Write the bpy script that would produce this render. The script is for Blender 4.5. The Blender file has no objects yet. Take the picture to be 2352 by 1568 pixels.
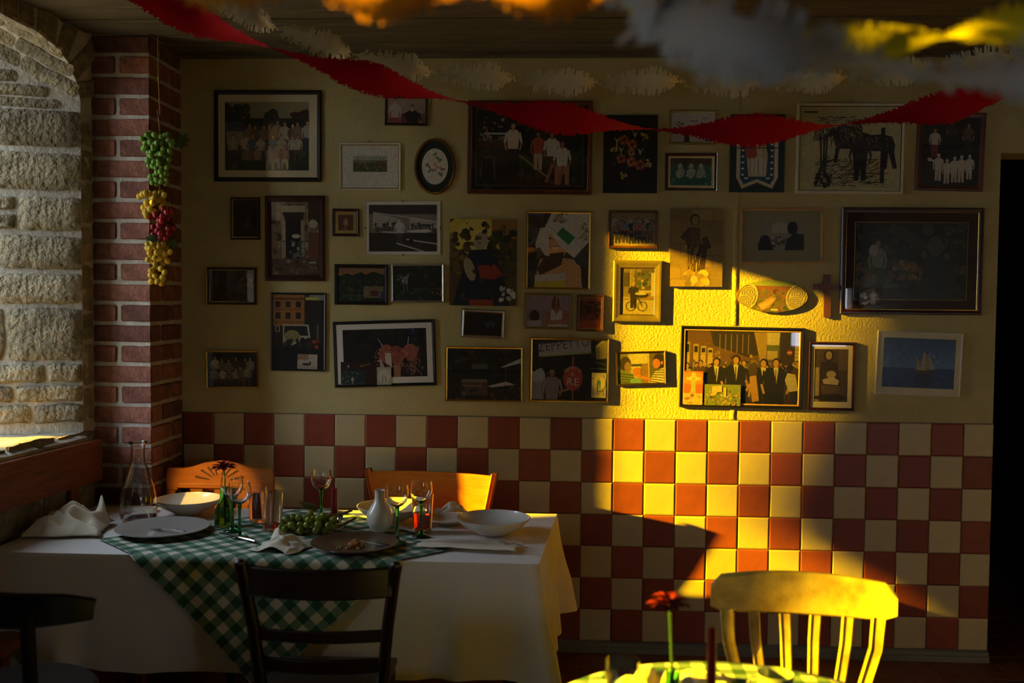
import bpy, bmesh, math, random
from mathutils import Vector, Matrix, Quaternion, noise

R = math.radians
scene = bpy.context.scene
COL = scene.collection

# ------------------------------------------------------------------ camera
cam_d = bpy.data.cameras.new('camera')
cam_d.sensor_width = 36.0
cam_d.lens = 35.0
cam_d.clip_start = 0.02
cam_d.dof.use_dof = True
cam_d.dof.focus_distance = 4.55
cam_d.dof.aperture_fstop = 1.9
cam = bpy.data.objects.new('camera', cam_d)
COL.objects.link(cam)
_yaw, _pit, _rol = -.0484, .0428, .0092
_f = Vector((math.sin(_yaw), math.cos(_yaw), 0)); _r = Vector((math.cos(_yaw), -math.sin(_yaw), 0)); _u = Vector((0, 0, 1))
_F = _f*math.cos(_pit) - _u*math.sin(_pit); _U = _u*math.cos(_pit) + _f*math.sin(_pit)
_R = _r*math.cos(_rol) + _U*math.sin(_rol); _U = _U*math.cos(_rol) - _r*math.sin(_rol)
cam.matrix_world = Matrix(((_R.x, _U.x, -_F.x, 1.691), (_R.y, _U.y, -_F.y, -4.7836), (_R.z, _U.z, -_F.z, 1.70), (0, 0, 0, 1)))
scene.camera = cam

# ------------------------------------------------------------------ world, sun, window portals, exposure
SUN_K, SUN_T = .24, .29          # low evening sun: travels +x, a little +y, sinking
wd = bpy.data.worlds.new('sky'); scene.world = wd; wd.use_nodes = True
wn = wd.node_tree.nodes['Background']
wn.inputs[0].default_value = (0.66, 0.80, 1.0, 1); wn.inputs[1].default_value = 12.5
sun_d = bpy.data.lights.new('evening_sun', 'SUN'); sun_d.energy = 46.0; sun_d.color = (1.0, .59, .0); sun_d.angle = R(.75)
sun = bpy.data.objects.new('evening_sun', sun_d); COL.objects.link(sun)
sun.rotation_euler = Vector((1, SUN_K, -SUN_T)).to_track_quat('-Z', 'Y').to_euler()
sun.location = (-6, -2, 5)
# the left wall runs from O towards the camera along WA; WN points out of doors
WO, WA, WN = Vector((-.43, -.46, 0)), Vector((-.0995, -.995, 0)), Vector((-.995, .0995, 0))
def LW(u, w, z):
    p = WO + WA*u + WN*w
    return (p.x, p.y, z)
def portal(name, u0, u1, z0, z1, w):
    d = bpy.data.lights.new(name, 'AREA'); d.shape = 'RECTANGLE'; d.size = u1-u0; d.size_y = z1-z0; d.cycles.is_portal = True
    o = bpy.data.objects.new(name, d); COL.objects.link(o)
    o.location = LW((u0+u1)/2, w, (z0+z1)/2)
    zax = WN; yax = Vector((0, 0, 1)); xax = yax.cross(zax)
    o.rotation_euler = Matrix((xax, yax, zax)).transposed().to_euler()
    return o
portal('window_daylight', .28, .80, 1.1, 3.14, .56)
portal('window_daylight', 2.08, 2.94, 1.28, 2.17, .56)
portal('window_daylight', 3.53, 3.90, 2.48, 3.22, .56)  # portal of the opening added for the near garlands
portal('window_daylight', 2.93, 3.47, 2.33, 3.17, .56)  # portal of the opening added for bounce off the right wall
fp = portal('window_daylight', 0, .65, 1.2, 1.85, .56); fp.location = (4.575, -6.61, 1.525); fp.rotation_euler = (R(90), 0, R(180))  # portal of the opening added in the front wall
vs = scene.view_settings
vs.view_transform = 'Standard'; vs.look = 'None'; vs.gamma = 1.0; vs.use_curve_mapping = False
vs.exposure = 0.0
scene.cycles.use_denoising = True
scene.cycles.max_bounces = 10; scene.cycles.diffuse_bounces = 6; scene.cycles.glossy_bounces = 4
scene.cycles.transmission_bounces = 10; scene.cycles.transparent_max_bounces = 12
scene.cycles.sample_clamp_indirect = 6.0
scene.cycles.caustics_reflective = False; scene.cycles.caustics_refractive = False

# ------------------------------------------------------------------ helpers
def lin(c):
    return tuple((x/12.92 if x <= .04045 else ((x+.055)/1.055)**2.4) for x in c)
def hx(s):
    return tuple(int(s[i:i+2], 16)/255 for i in (0, 2, 4))

class MB:
    """collects shapes; build() links them as one mesh object"""
    def __init__(s): s.v = []; s.f = []; s.m = []; s.c = []; s.uv = []
    def add(s, vs, fs, mi=0, col=None, uvs=None):
        b = len(s.v); s.v += [tuple(p) for p in vs]
        s.uv += (uvs if uvs else [(0, 0)]*len(vs))
        for f in fs: s.f.append(tuple(b+i for i in f)); s.m.append(mi); s.c.append(col)
        return s
    def box(s, a, b, mi=0, mat=None):
        x0, y0, z0 = a; x1, y1, z1 = b
        vs = [(x0,y0,z0),(x1,y0,z0),(x1,y1,z0),(x0,y1,z0),(x0,y0,z1),(x1,y0,z1),(x1,y1,z1),(x0,y1,z1)]
        if mat is not None: vs = [tuple(mat @ Vector(p)) for p in vs]
        return s.add(vs, [(0,3,2,1),(4,5,6,7),(0,1,5,4),(1,2,6,5),(2,3,7,6),(3,0,4,7)], mi)
    def bbox(s, a, b, bev=.004, mi=0, mat=None):
        """box with bevelled edges"""
        bm = bmesh.new(); bmesh.ops.create_cube(bm, size=1)
        c = [(a[i]+b[i])/2 for i in range(3)]; d = [b[i]-a[i] for i in range(3)]
        for v in bm.verts: v.co = Vector((c[0]+v.co.x*d[0], c[1]+v.co.y*d[1], c[2]+v.co.z*d[2]))
        bmesh.ops.bevel(bm, geom=bm.edges[:], offset=min(bev, min(abs(q) for q in d)*.45), segments=2, affect='EDGES', profile=.6)
        return s.bm(bm, mi, mat)
    def bm(s, bm, mi=0, mat=None):
        bm.verts.index_update()
        s.add([tuple(mat @ v.co) if mat is not None else tuple(v.co) for v in bm.verts], [[v.index for v in f.verts] for f in bm.faces], mi)
        bm.free(); return s
    def tube(s, path, r, n=8, mi=0, cap=True, flat=1.0, up=(0, 0, 1)):
        P = [Vector(p) for p in path]; N = len(P)
        rs = r if isinstance(r, (list, tuple)) else [r]*N
        vs = []; fs = []
        for i in range(N):
            t = (P[min(i+1, N-1)] - P[max(i-1, 0)])
            t = t.normalized() if t.length > 1e-9 else Vector((0, 0, 1))
            u = Vector(up)
            if abs(t.dot(u)) > .95: u = Vector((1, 0, 0))
            a = t.cross(u).normalized(); b = a.cross(t)
            for k in range(n):
                th = 2*math.pi*k/n
                vs.append(P[i] + a*(rs[i]*math.cos(th)) + b*(rs[i]*flat*math.sin(th)))
        for i in range(N-1):
            for k in range(n):
                fs.append((i*n+k, i*n+(k+1) % n, (i+1)*n+(k+1) % n, (i+1)*n+k))
        if cap: fs.append(tuple(range(n-1, -1, -1))); fs.append(tuple((N-1)*n+k for k in range(n)))
        return s.add(vs, fs, mi)
    def lathe(s, prof, n=32, c=(0, 0, 0), mi=0, jit=0):
        vs = []; fs = []; N = len(prof)
        for (r, z) in prof:
            for k in range(n):
                th = 2*math.pi*k/n
                vs.append((c[0]+r*math.cos(th), c[1]+r*math.sin(th), c[2]+z))
        for i in range(N-1):
            for k in range(n):
                fs.append((i*n+k, i*n+(k+1) % n, (i+1)*n+(k+1) % n, (i+1)*n+k))
        if prof[0][0] > 1e-6 and prof[0] != prof[-1]: fs.append(tuple(range(n-1, -1, -1)))
        if prof[-1][0] > 1e-6 and prof[0] != prof[-1]: fs.append(tuple((N-1)*n+k for k in range(n)))
        return s.add(vs, fs, mi)
    def sphere(s, c, r, n=10, m=7, mi=0, sc=(1, 1, 1)):
        vs = [(c[0], c[1], c[2]-r*sc[2])]; fs = []
        for i in range(1, m):
            ph = math.pi*i/m
            for k in range(n):
                th = 2*math.pi*k/n
                vs.append((c[0]+r*sc[0]*math.sin(ph)*math.cos(th), c[1]+r*sc[1]*math.sin(ph)*math.sin(th), c[2]-r*sc[2]*math.cos(ph)))
        vs.append((c[0], c[1], c[2]+r*sc[2])); L = len(vs)-1
        for k in range(n): fs.append((0, 1+(k+1) % n, 1+k)); fs.append((L, L-n+k, L-n+(k+1) % n))
        for i in range(m-2):
            for k in range(n):
                fs.append((1+i*n+k, 1+i*n+(k+1) % n, 1+(i+1)*n+(k+1) % n, 1+(i+1)*n+k))
        return s.add(vs, fs, mi)
    def grid(s, fn, nu, nv, mi=0, uvf=None, flip=False):
        vs = []; uvs = []; fs = []
        for j in range(nv+1):
            for i in range(nu+1):
                vs.append(tuple(fn(i/nu, j/nv))); uvs.append(uvf(i/nu, j/nv) if uvf else (i/nu, j/nv))
        for j in range(nv):
            for i in range(nu):
                q = (j*(nu+1)+i, j*(nu+1)+i+1, (j+1)*(nu+1)+i+1, (j+1)*(nu+1)+i)
                fs.append(q[::-1] if flip else q)
        return s.add(vs, fs, mi, None, uvs)
    def prism(s, poly, d0, d1, plane='xz', mi=0, mat=None):
        """polygon in a plane, extruded between d0 and d1 along the third axis"""
        n = len(poly)
        def P(p, d): return {'xz': (p[0], d, p[1]), 'xy': (p[0], p[1], d), 'yz': (d, p[0], p[1])}[plane]
        vs = [P(p, d0) for p in poly] + [P(p, d1) for p in poly]
        if mat is not None: vs = [tuple(mat @ Vector(p)) for p in vs]
        fs = [tuple(range(n)), tuple(range(2*n-1, n-1, -1))] + [(i, n+i, n+(i+1) % n, (i+1) % n) for i in range(n)]
        return s.add(vs, fs, mi)
    def mesh(s, name, mats, smooth=False, weld=False):
        me = bpy.data.meshes.new(name)
        me.from_pydata(s.v, [], s.f)
        for m in (mats if isinstance(mats, (list, tuple)) else [mats]): me.materials.append(m)
        me.polygons.foreach_set('material_index', s.m)
        if any(c is not None for c in s.c):
            ca = me.color_attributes.new('Col', 'FLOAT_COLOR', 'CORNER')
            for p, c in zip(me.polygons, s.c):
                c = c or (1, 1, 1)
                for li in p.loop_indices: ca.data[li].color = (c[0], c[1], c[2], 1)
        if any(u != (0, 0) for u in s.uv):
            ul = me.uv_layers.new(name='UVMap')
            for l in me.loops: ul.data[l.index].uv = s.uv[l.vertex_index]
        bm = bmesh.new(); bm.from_mesh(me)
        if weld: bmesh.ops.remove_doubles(bm, verts=bm.verts, dist=1e-5)
        if not any(c is not None for c in s.c): bmesh.ops.recalc_face_normals(bm, faces=bm.faces)
        bm.to_mesh(me); bm.free()
        if smooth:
            me.polygons.foreach_set('use_smooth', [True]*len(me.polygons))
            if smooth != 'all': me.set_sharp_from_angle(angle=R(smooth if not isinstance(smooth, bool) else 40))
        me.update()
        return me
    def build(s, name, mats, parent=None, smooth=False, weld=False):
        return obj(name, s.mesh(name, mats, smooth, weld), parent)

def obj(name, me, parent=None, loc=None, rot=None, scale=None):
    o = bpy.data.objects.new(name, me); COL.objects.link(o)
    if parent is not None: o.parent = parent
    if loc is not None: o.location = loc
    if rot is not None: o.rotation_euler = rot
    if scale is not None: o.scale = scale
    return o
def tag(o, label=None, cat=None, group=None, kind=None):
    if label: o['label'] = label
    if cat: o['category'] = cat
    if group: o['group'] = group
    if kind: o['kind'] = kind
    return o
def thing(name, label, cat, loc=(0, 0, 0), rotz=0, group=None, rot=None):
    o = bpy.data.objects.new(name, None); COL.objects.link(o)
    o.empty_display_size = .1; o.location = loc; o.rotation_euler = rot if rot else (0, 0, rotz)
    return tag(o, label, cat, group)
def dup(root, loc, rotz=0, label=None):
    r = root.copy(); COL.objects.link(r); r.location = loc; r.rotation_euler = (0, 0, rotz)
    if label: r['label'] = label
    for ch in list(root.children):
        c = ch.copy(); COL.objects.link(c); c.parent = r
        for g in ch.children:
            d = g.copy(); COL.objects.link(d); d.parent = c
    return r

# ------------------------------------------------------------------ materials (all node based)
MATS = {}
def mat(name, col, rough=.6, metal=0.0, var=0.0, vscale=8.0, col2=None, bump=0.0, bscale=40.0, rnd=0.0, spec=.5, trans=0.0, coat=0.0, sss=0.0, detail=4.0, bdist=.01, stretch=None, sheen=0.0):
    """procedural principled material: noise colour variation, per-object random shade, noise bump"""
    if name in MATS: return MATS[name]
    m = bpy.data.materials.new(name); m.use_nodes = True; MATS[name] = m
    nt = m.node_tree; N = nt.nodes; L = nt.links
    b = N['Principled BSDF']
    b.inputs['Roughness'].default_value = rough; b.inputs['Metallic'].default_value = metal
    b.inputs['Specular IOR Level'].default_value = spec
    b.inputs['Coat Weight'].default_value = coat; b.inputs['Transmission Weight'].default_value = trans
    b.inputs['Sheen Weight'].default_value = sheen
    if sss: b.inputs['Subsurface Weight'].default_value = sss; b.inputs['Subsurface Radius'].default_value = (.02, .01, .005)
    c = lin(col); b.inputs['Base Color'].default_value = (*c, 1)
    tc = N.new('ShaderNodeTexCoord'); src = tc.outputs['Object']
    if stretch:
        mp = N.new('ShaderNodeMapping'); mp.inputs['Scale'].default_value = stretch; L.new(src, mp.inputs[0]); src = mp.outputs[0]
    out = None
    if var or col2:
        nz = N.new('ShaderNodeTexNoise'); nz.inputs['Scale'].default_value = vscale; nz.inputs['Detail'].default_value = detail; nz.inputs['Roughness'].default_value = .62
        L.new(src, nz.inputs['Vector'])
        rp = N.new('ShaderNodeValToRGB'); rp.color_ramp.elements[0].position = .32; rp.color_ramp.elements[1].position = .68
        c2 = lin(col2) if col2 else tuple(x*(1-var) for x in c); c1 = c if col2 else tuple(min(1, x*(1+var*.5)) for x in c)
        rp.color_ramp.elements[0].color = (*c2, 1); rp.color_ramp.elements[1].color = (*c1, 1)
        L.new(nz.outputs['Fac'], rp.inputs[0]); out = rp.outputs[0]
    if rnd:
        oi = N.new('ShaderNodeObjectInfo'); mr = N.new('ShaderNodeMapRange')
        mr.inputs['To Min'].default_value = 1-rnd; mr.inputs['To Max'].default_value = 1+rnd*.6
        L.new(oi.outputs['Random'], mr.inputs['Value'])
        mx = N.new('ShaderNodeMix'); mx.data_type = 'RGBA'; mx.blend_type = 'MULTIPLY'; mx.inputs['Factor'].default_value = 1
        if out: L.new(out, mx.inputs['A'])
        else: mx.inputs['A'].default_value = (*c, 1)
        L.new(mr.outputs[0], mx.inputs['B']); out = mx.outputs['Result']
    if out: L.new(out, b.inputs['Base Color'])
    if bump:
        nb = N.new('ShaderNodeTexNoise'); nb.inputs['Scale'].default_value = bscale; nb.inputs['Detail'].default_value = 5
        L.new(src, nb.inputs['Vector'])
        bp = N.new('ShaderNodeBump'); bp.inputs['Strength'].default_value = bump; bp.inputs['Distance'].default_value = bdist
        L.new(nb.outputs['Fac'], bp.inputs['Height']); L.new(bp.outputs[0], b.inputs['Normal'])
    return m
def glassmat(name, tint=(1, 1, 1), fac=None, rough=.0, ior=1.45):
    """thin clear pane: fresnel mix of see-through and mirror"""
    if name in MATS: return MATS[name]
    m = bpy.data.materials.new(name); m.use_nodes = True; MATS[name] = m
    nt = m.node_tree; N = nt.nodes; L = nt.links
    N.remove(N['Principled BSDF']); out = N['Material Output']
    t = N.new('ShaderNodeBsdfTransparent'); t.inputs[0].default_value = (*tint, 1)
    g = N.new('ShaderNodeBsdfGlossy'); g.inputs['Roughness'].default_value = rough; g.inputs[0].default_value = (1, 1, 1, 1)
    lwt = N.new('ShaderNodeLayerWeight'); lwt.inputs[0].default_value = .5
    pw = N.new('ShaderNodeMath'); pw.operation = 'POWER'; pw.inputs[1].default_value = 5; L.new(lwt.outputs['Facing'], pw.inputs[0])
    fr = N.new('ShaderNodeMath'); fr.operation = 'MULTIPLY_ADD'; fr.inputs[1].default_value = .9; fr.inputs[2].default_value = .04; L.new(pw.outputs[0], fr.inputs[0])
    mx = N.new('ShaderNodeMixShader'); L.new(fr.outputs[0], mx.inputs[0]); L.new(t.outputs[0], mx.inputs[1]); L.new(g.outputs[0], mx.inputs[2])
    L.new(mx.outputs[0], out.inputs[0]); return m
def realglass(name, col=(1, 1, 1), rough=0.0, ior=1.45):
    if name in MATS: return MATS[name]
    m = bpy.data.materials.new(name); m.use_nodes = True; MATS[name] = m
    b = m.node_tree.nodes['Principled BSDF']; b.inputs['Base Color'].default_value = (*col, 1)
    b.inputs['Transmission Weight'].default_value = 1; b.inputs['Roughness'].default_value = rough; b.inputs['IOR'].default_value = ior
    return m
def printmat():
    """flat print: colours from the picture's own faces, broken up by fine grain"""
    if 'print' in MATS: return MATS['print']
    m = bpy.data.materials.new('print'); m.use_nodes = True; MATS['print'] = m
    nt = m.node_tree; N = nt.nodes; L = nt.links; b = N['Principled BSDF']; b.inputs['Roughness'].default_value = .45
    b.inputs['Specular IOR Level'].default_value = .25
    a = N.new('ShaderNodeAttribute'); a.attribute_name = 'Col'
    tc = N.new('ShaderNodeTexCoord')
    nz = N.new('ShaderNodeTexNoise'); nz.inputs['Scale'].default_value = 90; nz.inputs['Detail'].default_value = 6; nz.inputs['Roughness'].default_value = .7
    L.new(tc.outputs['Object'], nz.inputs['Vector'])
    mr = N.new('ShaderNodeMapRange'); mr.inputs['From Min'].default_value = .3; mr.inputs['From Max'].default_value = .7; mr.inputs['To Min'].default_value = .76; mr.inputs['To Max'].default_value = 1.18
    L.new(nz.outputs['Fac'], mr.inputs['Value'])
    mx = N.new('ShaderNodeMix'); mx.data_type = 'RGBA'; mx.blend_type = 'MULTIPLY'; mx.inputs['Factor'].default_value = 1
    L.new(a.outputs['Color'], mx.inputs['A']); L.new(mr.outputs[0], mx.inputs['B']); L.new(mx.outputs['Result'], b.inputs['Base Color'])
    return m

# ================================================================== the room
M_plaster = mat('plaster', hx('b8a970'), .82, var=.12, vscale=3, bump=.6, bscale=95, bdist=.007)
M_panel = mat('dark_wood_panelling', hx('4a3422'), .5, var=.3, vscale=4, stretch=(4, 4, .5))
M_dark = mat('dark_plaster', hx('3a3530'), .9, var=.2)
M_mortar = mat('lime_mortar', hx('b9b09c'), .95, var=.25, vscale=14, bump=.6, bscale=60)
M_stone = mat('sandstone', hx('a89a78'), .95, col2=hx('736850'), vscale=16, bump=1.0, bscale=38, bdist=.03, rnd=.3, detail=8)
M_brick = mat('red_brick', hx('96604a'), .9, col2=hx('6a4030'), vscale=22, bump=.7, bscale=70, rnd=.45)
M_tred = mat('red_tile', hx('8a4430'), .38, var=.2, vscale=7, rnd=.18, bump=.12, bscale=12, spec=.35)
M_tcream = mat('cream_tile', hx('bfae80'), .36, var=.1, vscale=7, rnd=.1, bump=.12, bscale=12, spec=.35)
M_grout = mat('grout', hx('5c4a38'), .9, var=.2)
M_base = mat('painted_baseboard', hx('6a6a58'), .6, var=.25, vscale=6, stretch=(.4, 4, 4))
M_floor = mat('terracotta', hx('6b3a22'), .5, col2=hx('4d2a1a'), vscale=5, rnd=.25, bump=.2, bscale=30)
M_ceil = mat('ceiling_board', hx('756a52'), .85, col2=hx('544a38'), vscale=6, bump=.4, bscale=25, rnd=.15, stretch=(.6, 5, 5))
M_wood_r = mat('bench_wood', hx('8a4826'), .5, col2=hx('66301a'), vscale=7, stretch=(6, .8, 6), bump=.15)

wb = MB()
wb.box((-.75, 0, -.1), (3.735, .22, 3.35)); wb.box((3.735, 0, 2.4), (4.62, .22, 3.35)); wb.box((4.62, 0, -.1), (5.1, .22, 3.35))
wall_back = tag(wb.build('wall_back', M_plaster), kind='structure')
# tiled wainscot: grout bed and every tile
TW, TH, TZ = .15, .1547, 1.13
gb = MB(); gb.box((-.158, -.0035, TZ-7*TH), (3.735, .001, TZ+.002)); gb.build('grout_bed', M_grout, wall_back)
def tile_mesh(name, w, h, m):
    t = MB(); g = .0012; e = .007
    o = [(g, g), (w-g, g), (w-g, h-g), (g, h-g)]; i = [(e, e), (w-e, e), (w-e, h-e), (e, h-e)]
    vs = [(x, 0, z) for x, z in o] + [(x, -.0045, z) for x, z in o] + [(x, -.0072, z) for x, z in i]
    fs = [(8, 9, 10, 11)] + [(4+k, 4+(k+1) % 4, 8+(k+1) % 4, 8+k) for k in range(4)] + [(k, (k+1) % 4, 4+(k+1) % 4, 4+k) for k in range(4)]
    t.add(vs, fs); return t.mesh(name, m, smooth=12)
tm = {(c, s): tile_mesh('tile', TW if s == 0 else .138, TH, M_tred if c else M_tcream) for c in (0, 1) for s in (0, 1)}
rt = random.Random(5)
for i in range(-1, 25):
    for j in range(7):
        red = (i+1+j) % 2 == 0
        last = 1 if i == 24 else 0
        o = obj('tile', tm[(1 if red else 0, last)], wall_back, (i*TW, -.001, TZ-(j+1)*TH))
        o.rotation_euler = (R(rt.uniform(-.35, .35)), 0, R(rt.uniform(-.35, .35)))
# baseboard with a stepped profile
bb = MB(); bb.prism([(-.012, .05), (-.03, .046), (-.032, .03), (-.04, .026), (-.042, 0), (0, 0), (0, .05)], -.158, 3.735, 'yz')
tag(bb.build('baseboard_back', M_base), kind='structure')
# painted-over cable duct running down the wall
ct = MB()
for z0_, z1_ in ((TZ+.004, 1.183), (1.585, 2.2), (2.59, 2.84)): ct.tube([(2.518, -.001, z0_), (2.516, -.001, (z0_+z1_)/2), (2.518, -.001, z1_)], .0032, 10, flat=4.0)
tag(ct.build('trim_1', M_plaster, smooth=True), kind='structure')

# floor: slab and terracotta tiles where the photograph shows them
fl = MB(); fl.box((-1.1, -6.4, -.12), (5.1, 3.2, -.006))
floor = tag(fl.build('floor', M_grout), kind='structure')
ft = MB(); ft.bbox((.002, .002, -.012), (.298, .298, 0), .003); ftm = ft.mesh('floor_tile', M_floor, smooth=30)
ftn = 0
for i in range(-2, 17):
    for j in range(-22, 4):
        x, y = i*.3 + (.15 if j % 2 else 0), j*.3+.05
        near = (1.2 < x < 4.8 and -1.6 < y < .9) or (-.3 < x < 1.8 and -2.0 < y < -.0)
        if near and x+.3 < 4.9:
            obj('floor_tile', ftm, floor, (x, y, 0)); ftn += 1
# the rest of the tiled floor, out of the photograph
fr_ = MB()
for i in range(-2, 17):
    for j in range(-22, 4):
        x, y = i*.3 + (.15 if j % 2 else 0), j*.3+.05
        near = (1.2 < x < 4.8 and -1.6 < y < .9) or (-.3 < x < 1.8 and -2.0 < y < -.0)
        if not near or x+.3 >= 4.9: fr_.bbox((x+.002, y+.002, -.012), (x+.298, y+.298, 0), .003)
tag(fr_.build('floor_tiling', M_floor, floor), kind='stuff')

# ceiling: low boarded soffit beside the picture wall, higher ceiling over the room
ce = MB(); ce.box((-1.1, -1.42, 2.885), (5.1, .2, 3.0)); ce.box((-1.1, -6.4, 3.3), (5.1, -1.42, 3.4)); ce.box((-1.1, -1.44, 2.885), (5.1, -1.38, 3.36))
ceiling = tag(ce.build('ceiling', M_ceil), kind='structure')
cb = MB(); cb.bbox((0, 0, -.024), (5.6, .198, 0), .004); cbm = cb.mesh('ceiling_board', M_ceil, smooth=30)
for k in range(7):
    obj('ceiling_board', cbm, ceiling, (-.6, -.2-.2*k, 2.885 + (.006 if k % 2 else 0)))
tb = MB(); tb.bbox((-.5, -.05, 2.842), (3.9, .0, 2.862), .004)
tag(tb.build('trim_2', M_ceil), kind='structure')

# far walls that close the room behind and beside the camera, dark lobby through the doorway
wr = MB(); wr.box((5.0, -6.4, -.1), (5.2, .2, 3.4)); tag(wr.build('wall_right', M_plaster), kind='structure')
wf = MB(); [wf.box(a_, b_) for a_, b_ in (((-1.1, -6.6, -.1), (4.25, -6.4, 3.4)), ((4.9, -6.6, -.1), (5.2, -6.4, 3.4)), ((4.25, -6.6, -.1), (4.9, -6.4, 1.2)), ((4.25, -6.6, 1.85), (4.9, -6.4, 3.4)))]; tag(wf.build('wall_front', M_panel), kind='structure')  # unseen opening added to brighten the right of the back wall
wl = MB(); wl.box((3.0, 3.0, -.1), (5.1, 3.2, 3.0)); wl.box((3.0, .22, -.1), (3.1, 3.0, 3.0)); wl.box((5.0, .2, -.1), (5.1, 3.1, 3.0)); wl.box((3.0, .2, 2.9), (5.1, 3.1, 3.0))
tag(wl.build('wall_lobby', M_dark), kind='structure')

# ------------------------------------------------------------------ left wall: thick masonry, first window, unseen openings placed to let sun in
HEAD = [(0, 2.55), (.03, 2.63), (.09, 2.70), (.18, 2.745), (.32, 2.775), (.525, 2.785), (.73, 2.775), (.87, 2.745), (.96, 2.70), (1.02, 2.63), (1.05, 2.55)]
def head_out(u):   # outer head: narrower, higher
    return .295 + (u/1.05)*.485
SILL = 1.088
TH_W = .55
lw = MB()
def lbox(u0, u1, z0, z1, w0=0, w1=TH_W):
    vs = [LW(u0, w0, z0), LW(u1, w0, z0), LW(u1, w1, z0), LW(u0, w1, z0), LW(u0, w0, z1), LW(u1, w0, z1), LW(u1, w1, z1), LW(u0, w1, z1)]
    lw.add(vs, [(0,3,2,1),(4,5,6,7),(0,1,5,4),(1,2,6,5),(2,3,7,6),(3,0,4,7)])
lbox(-.62, 1.05, -.1, SILL-.03)                                       # under the first window
# far jamb, splayed
vs = [LW(-.62, 0, SILL-.03), LW(0, 0, SILL-.03), LW(.295, TH_W, SILL-.03), LW(-.62, TH_W, SILL-.03), LW(-.62, 0, 2.55), LW(0, 0, 2.55), LW(.295, TH_W, 2.87), LW(-.62, TH_W, 2.87)]
lw.add(vs, [(0,3,2,1),(4,5,6,7),(0,1,5,4),(1,2,6,5),(2,3,7,6),(3,0,4,7)])
lbox(-.62, -.0, 2.55, 3.4)
vs = [LW(1.05, 0, SILL-.03), LW(1.95, 0, SILL-.03), LW(1.95, TH_W, SILL-.03), LW(.78, TH_W, SILL-.03), LW(1.05, 0, 2.55), LW(1.95, 0, 2.55), LW(1.95, TH_W, 2.87), LW(.78, TH_W, 2.87)]
lw.add(vs, [(0,3,2,1),(4,5,6,7),(0,1,5,4),(1,2,6,5),(2,3,7,6),(3,0,4,7)])
lbox(1.05, 1.95, -.1, SILL-.03); lbox(1.05, 1.95, 2.55, 3.4)
for a, b in zip(HEAD[:-1], HEAD[1:]):                                # masonry over the arch
    ao, bo = head_out(a[0]), head_out(b[0])
    vs = [LW(a[0], 0, a[1]), LW(b[0], 0, b[1]), LW(bo, TH_W, b[1]+.30), LW(ao, TH_W, a[1]+.30), LW(a[0], 0, 3.4), LW(b[0], 0, 3.4), LW(bo, TH_W, 3.4), LW(ao, TH_W, 3.4)]
    lw.add(vs, [(0,3,2,1),(4,5,6,7),(0,1,5,4),(1,2,6,5),(2,3,7,6),(3,0,4,7)])
vs = [LW(0, 0, 2.5), LW(.295, TH_W, 2.5), LW(.295, TH_W, 3.4), LW(0, 0, 3.4), LW(-.3, 0, 2.5), LW(-.3, TH_W, 2.5), LW(-.3, TH_W, 3.4), LW(-.3, 0, 3.4)]
lbox(1.94, 2.1, -.1, 3.4); lbox(2.1, 2.92, -.1, 1.3); lbox(2.1, 2.92, 2.15, 3.4); lbox(2.92, 2.95, -.1, 3.4); lbox(2.95, 3.45, -.1, 2.35); lbox(2.95, 3.45, 3.15, 3.4); lbox(3.45, 3.55, -.1, 3.4); lbox(3.55, 3.88, -.1, 2.5); lbox(3.55, 3.88, 3.2, 3.4); lbox(3.88, 6.1, -.1, 3.4)   # second window and two openings added for sunlight, all unseen
wall_left = tag(lw.build('wall_left', M_mortar), kind='structure')

def stone_mesh(name, w, h, d=.03, seed=0, nx=9, nz=7, rough=.008):
    """a rough dressed block: front face grid with rounded corners, worked surface"""
    rr = random.Random(seed); s = MB()
    def fn(i, j):
        a, b = i*2-1, j*2-1
        sq = 1 - .035*(abs(a)**6)*(b*b) ; sq2 = 1-.05*(abs(b)**6)*(a*a)
        x = a*w/2*sq2; z = b*h/2*sq
        e = max(abs(a)**10, abs(b)**10)
        nn = noise.noise(Vector((x*18+seed*7.1, z*18, seed*3.3)))*rough + noise.noise(Vector((x*50+seed, z*50, 4.2)))*rough*.6
        y = -d*(1-.75*e) - nn*(1-.5*e)
        x += noise.noise(Vector((z*14, seed*1.7, 2)))*.008*(abs(a)**4); z += noise.noise(Vector((x*14, seed*2.7, 5)))*.008*(abs(b)**4)
        return (x, y, z)
    s.grid(fn, nx, nz)
    # close the rim back to the wall
    rim = [j for j in range(nx+1)] + [(r+1)*(nx+1)-1+0 for r in range(1, nz+1)] + [nz*(nx+1)+i for i in range(nx-1, -1, -1)] + [r*(nx+1) for r in range(nz-1, 0, -1)]
    base = len(s.v); k = len(rim)
    s.v += [(s.v[i][0], .012, s.v[i][2]) for i in rim]; s.uv += [(0, 0)]*k
    for q in range(k):
        s.f.append((rim[q], rim[(q+1) % k], base+(q+1) % k, base+q)); s.m.append(0); s.c.append(None)
    return s.mesh(name, M_stone, smooth=50)
def on_face(o, p, xaxis, normal):
    """place a stone: its x along the face, its -y along the outward normal"""
    x = Vector(xaxis).normalized(); n = Vector(normal).normalized(); z = Vector((0, 0, 1)); y = -n
    o.matrix_world = Matrix(((x.x, y.x, z.x, p[0]), (x.y, y.y, z.y, p[1]), (x.z, y.z, z.z, p[2]), (0, 0, 0, 1)))
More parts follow.
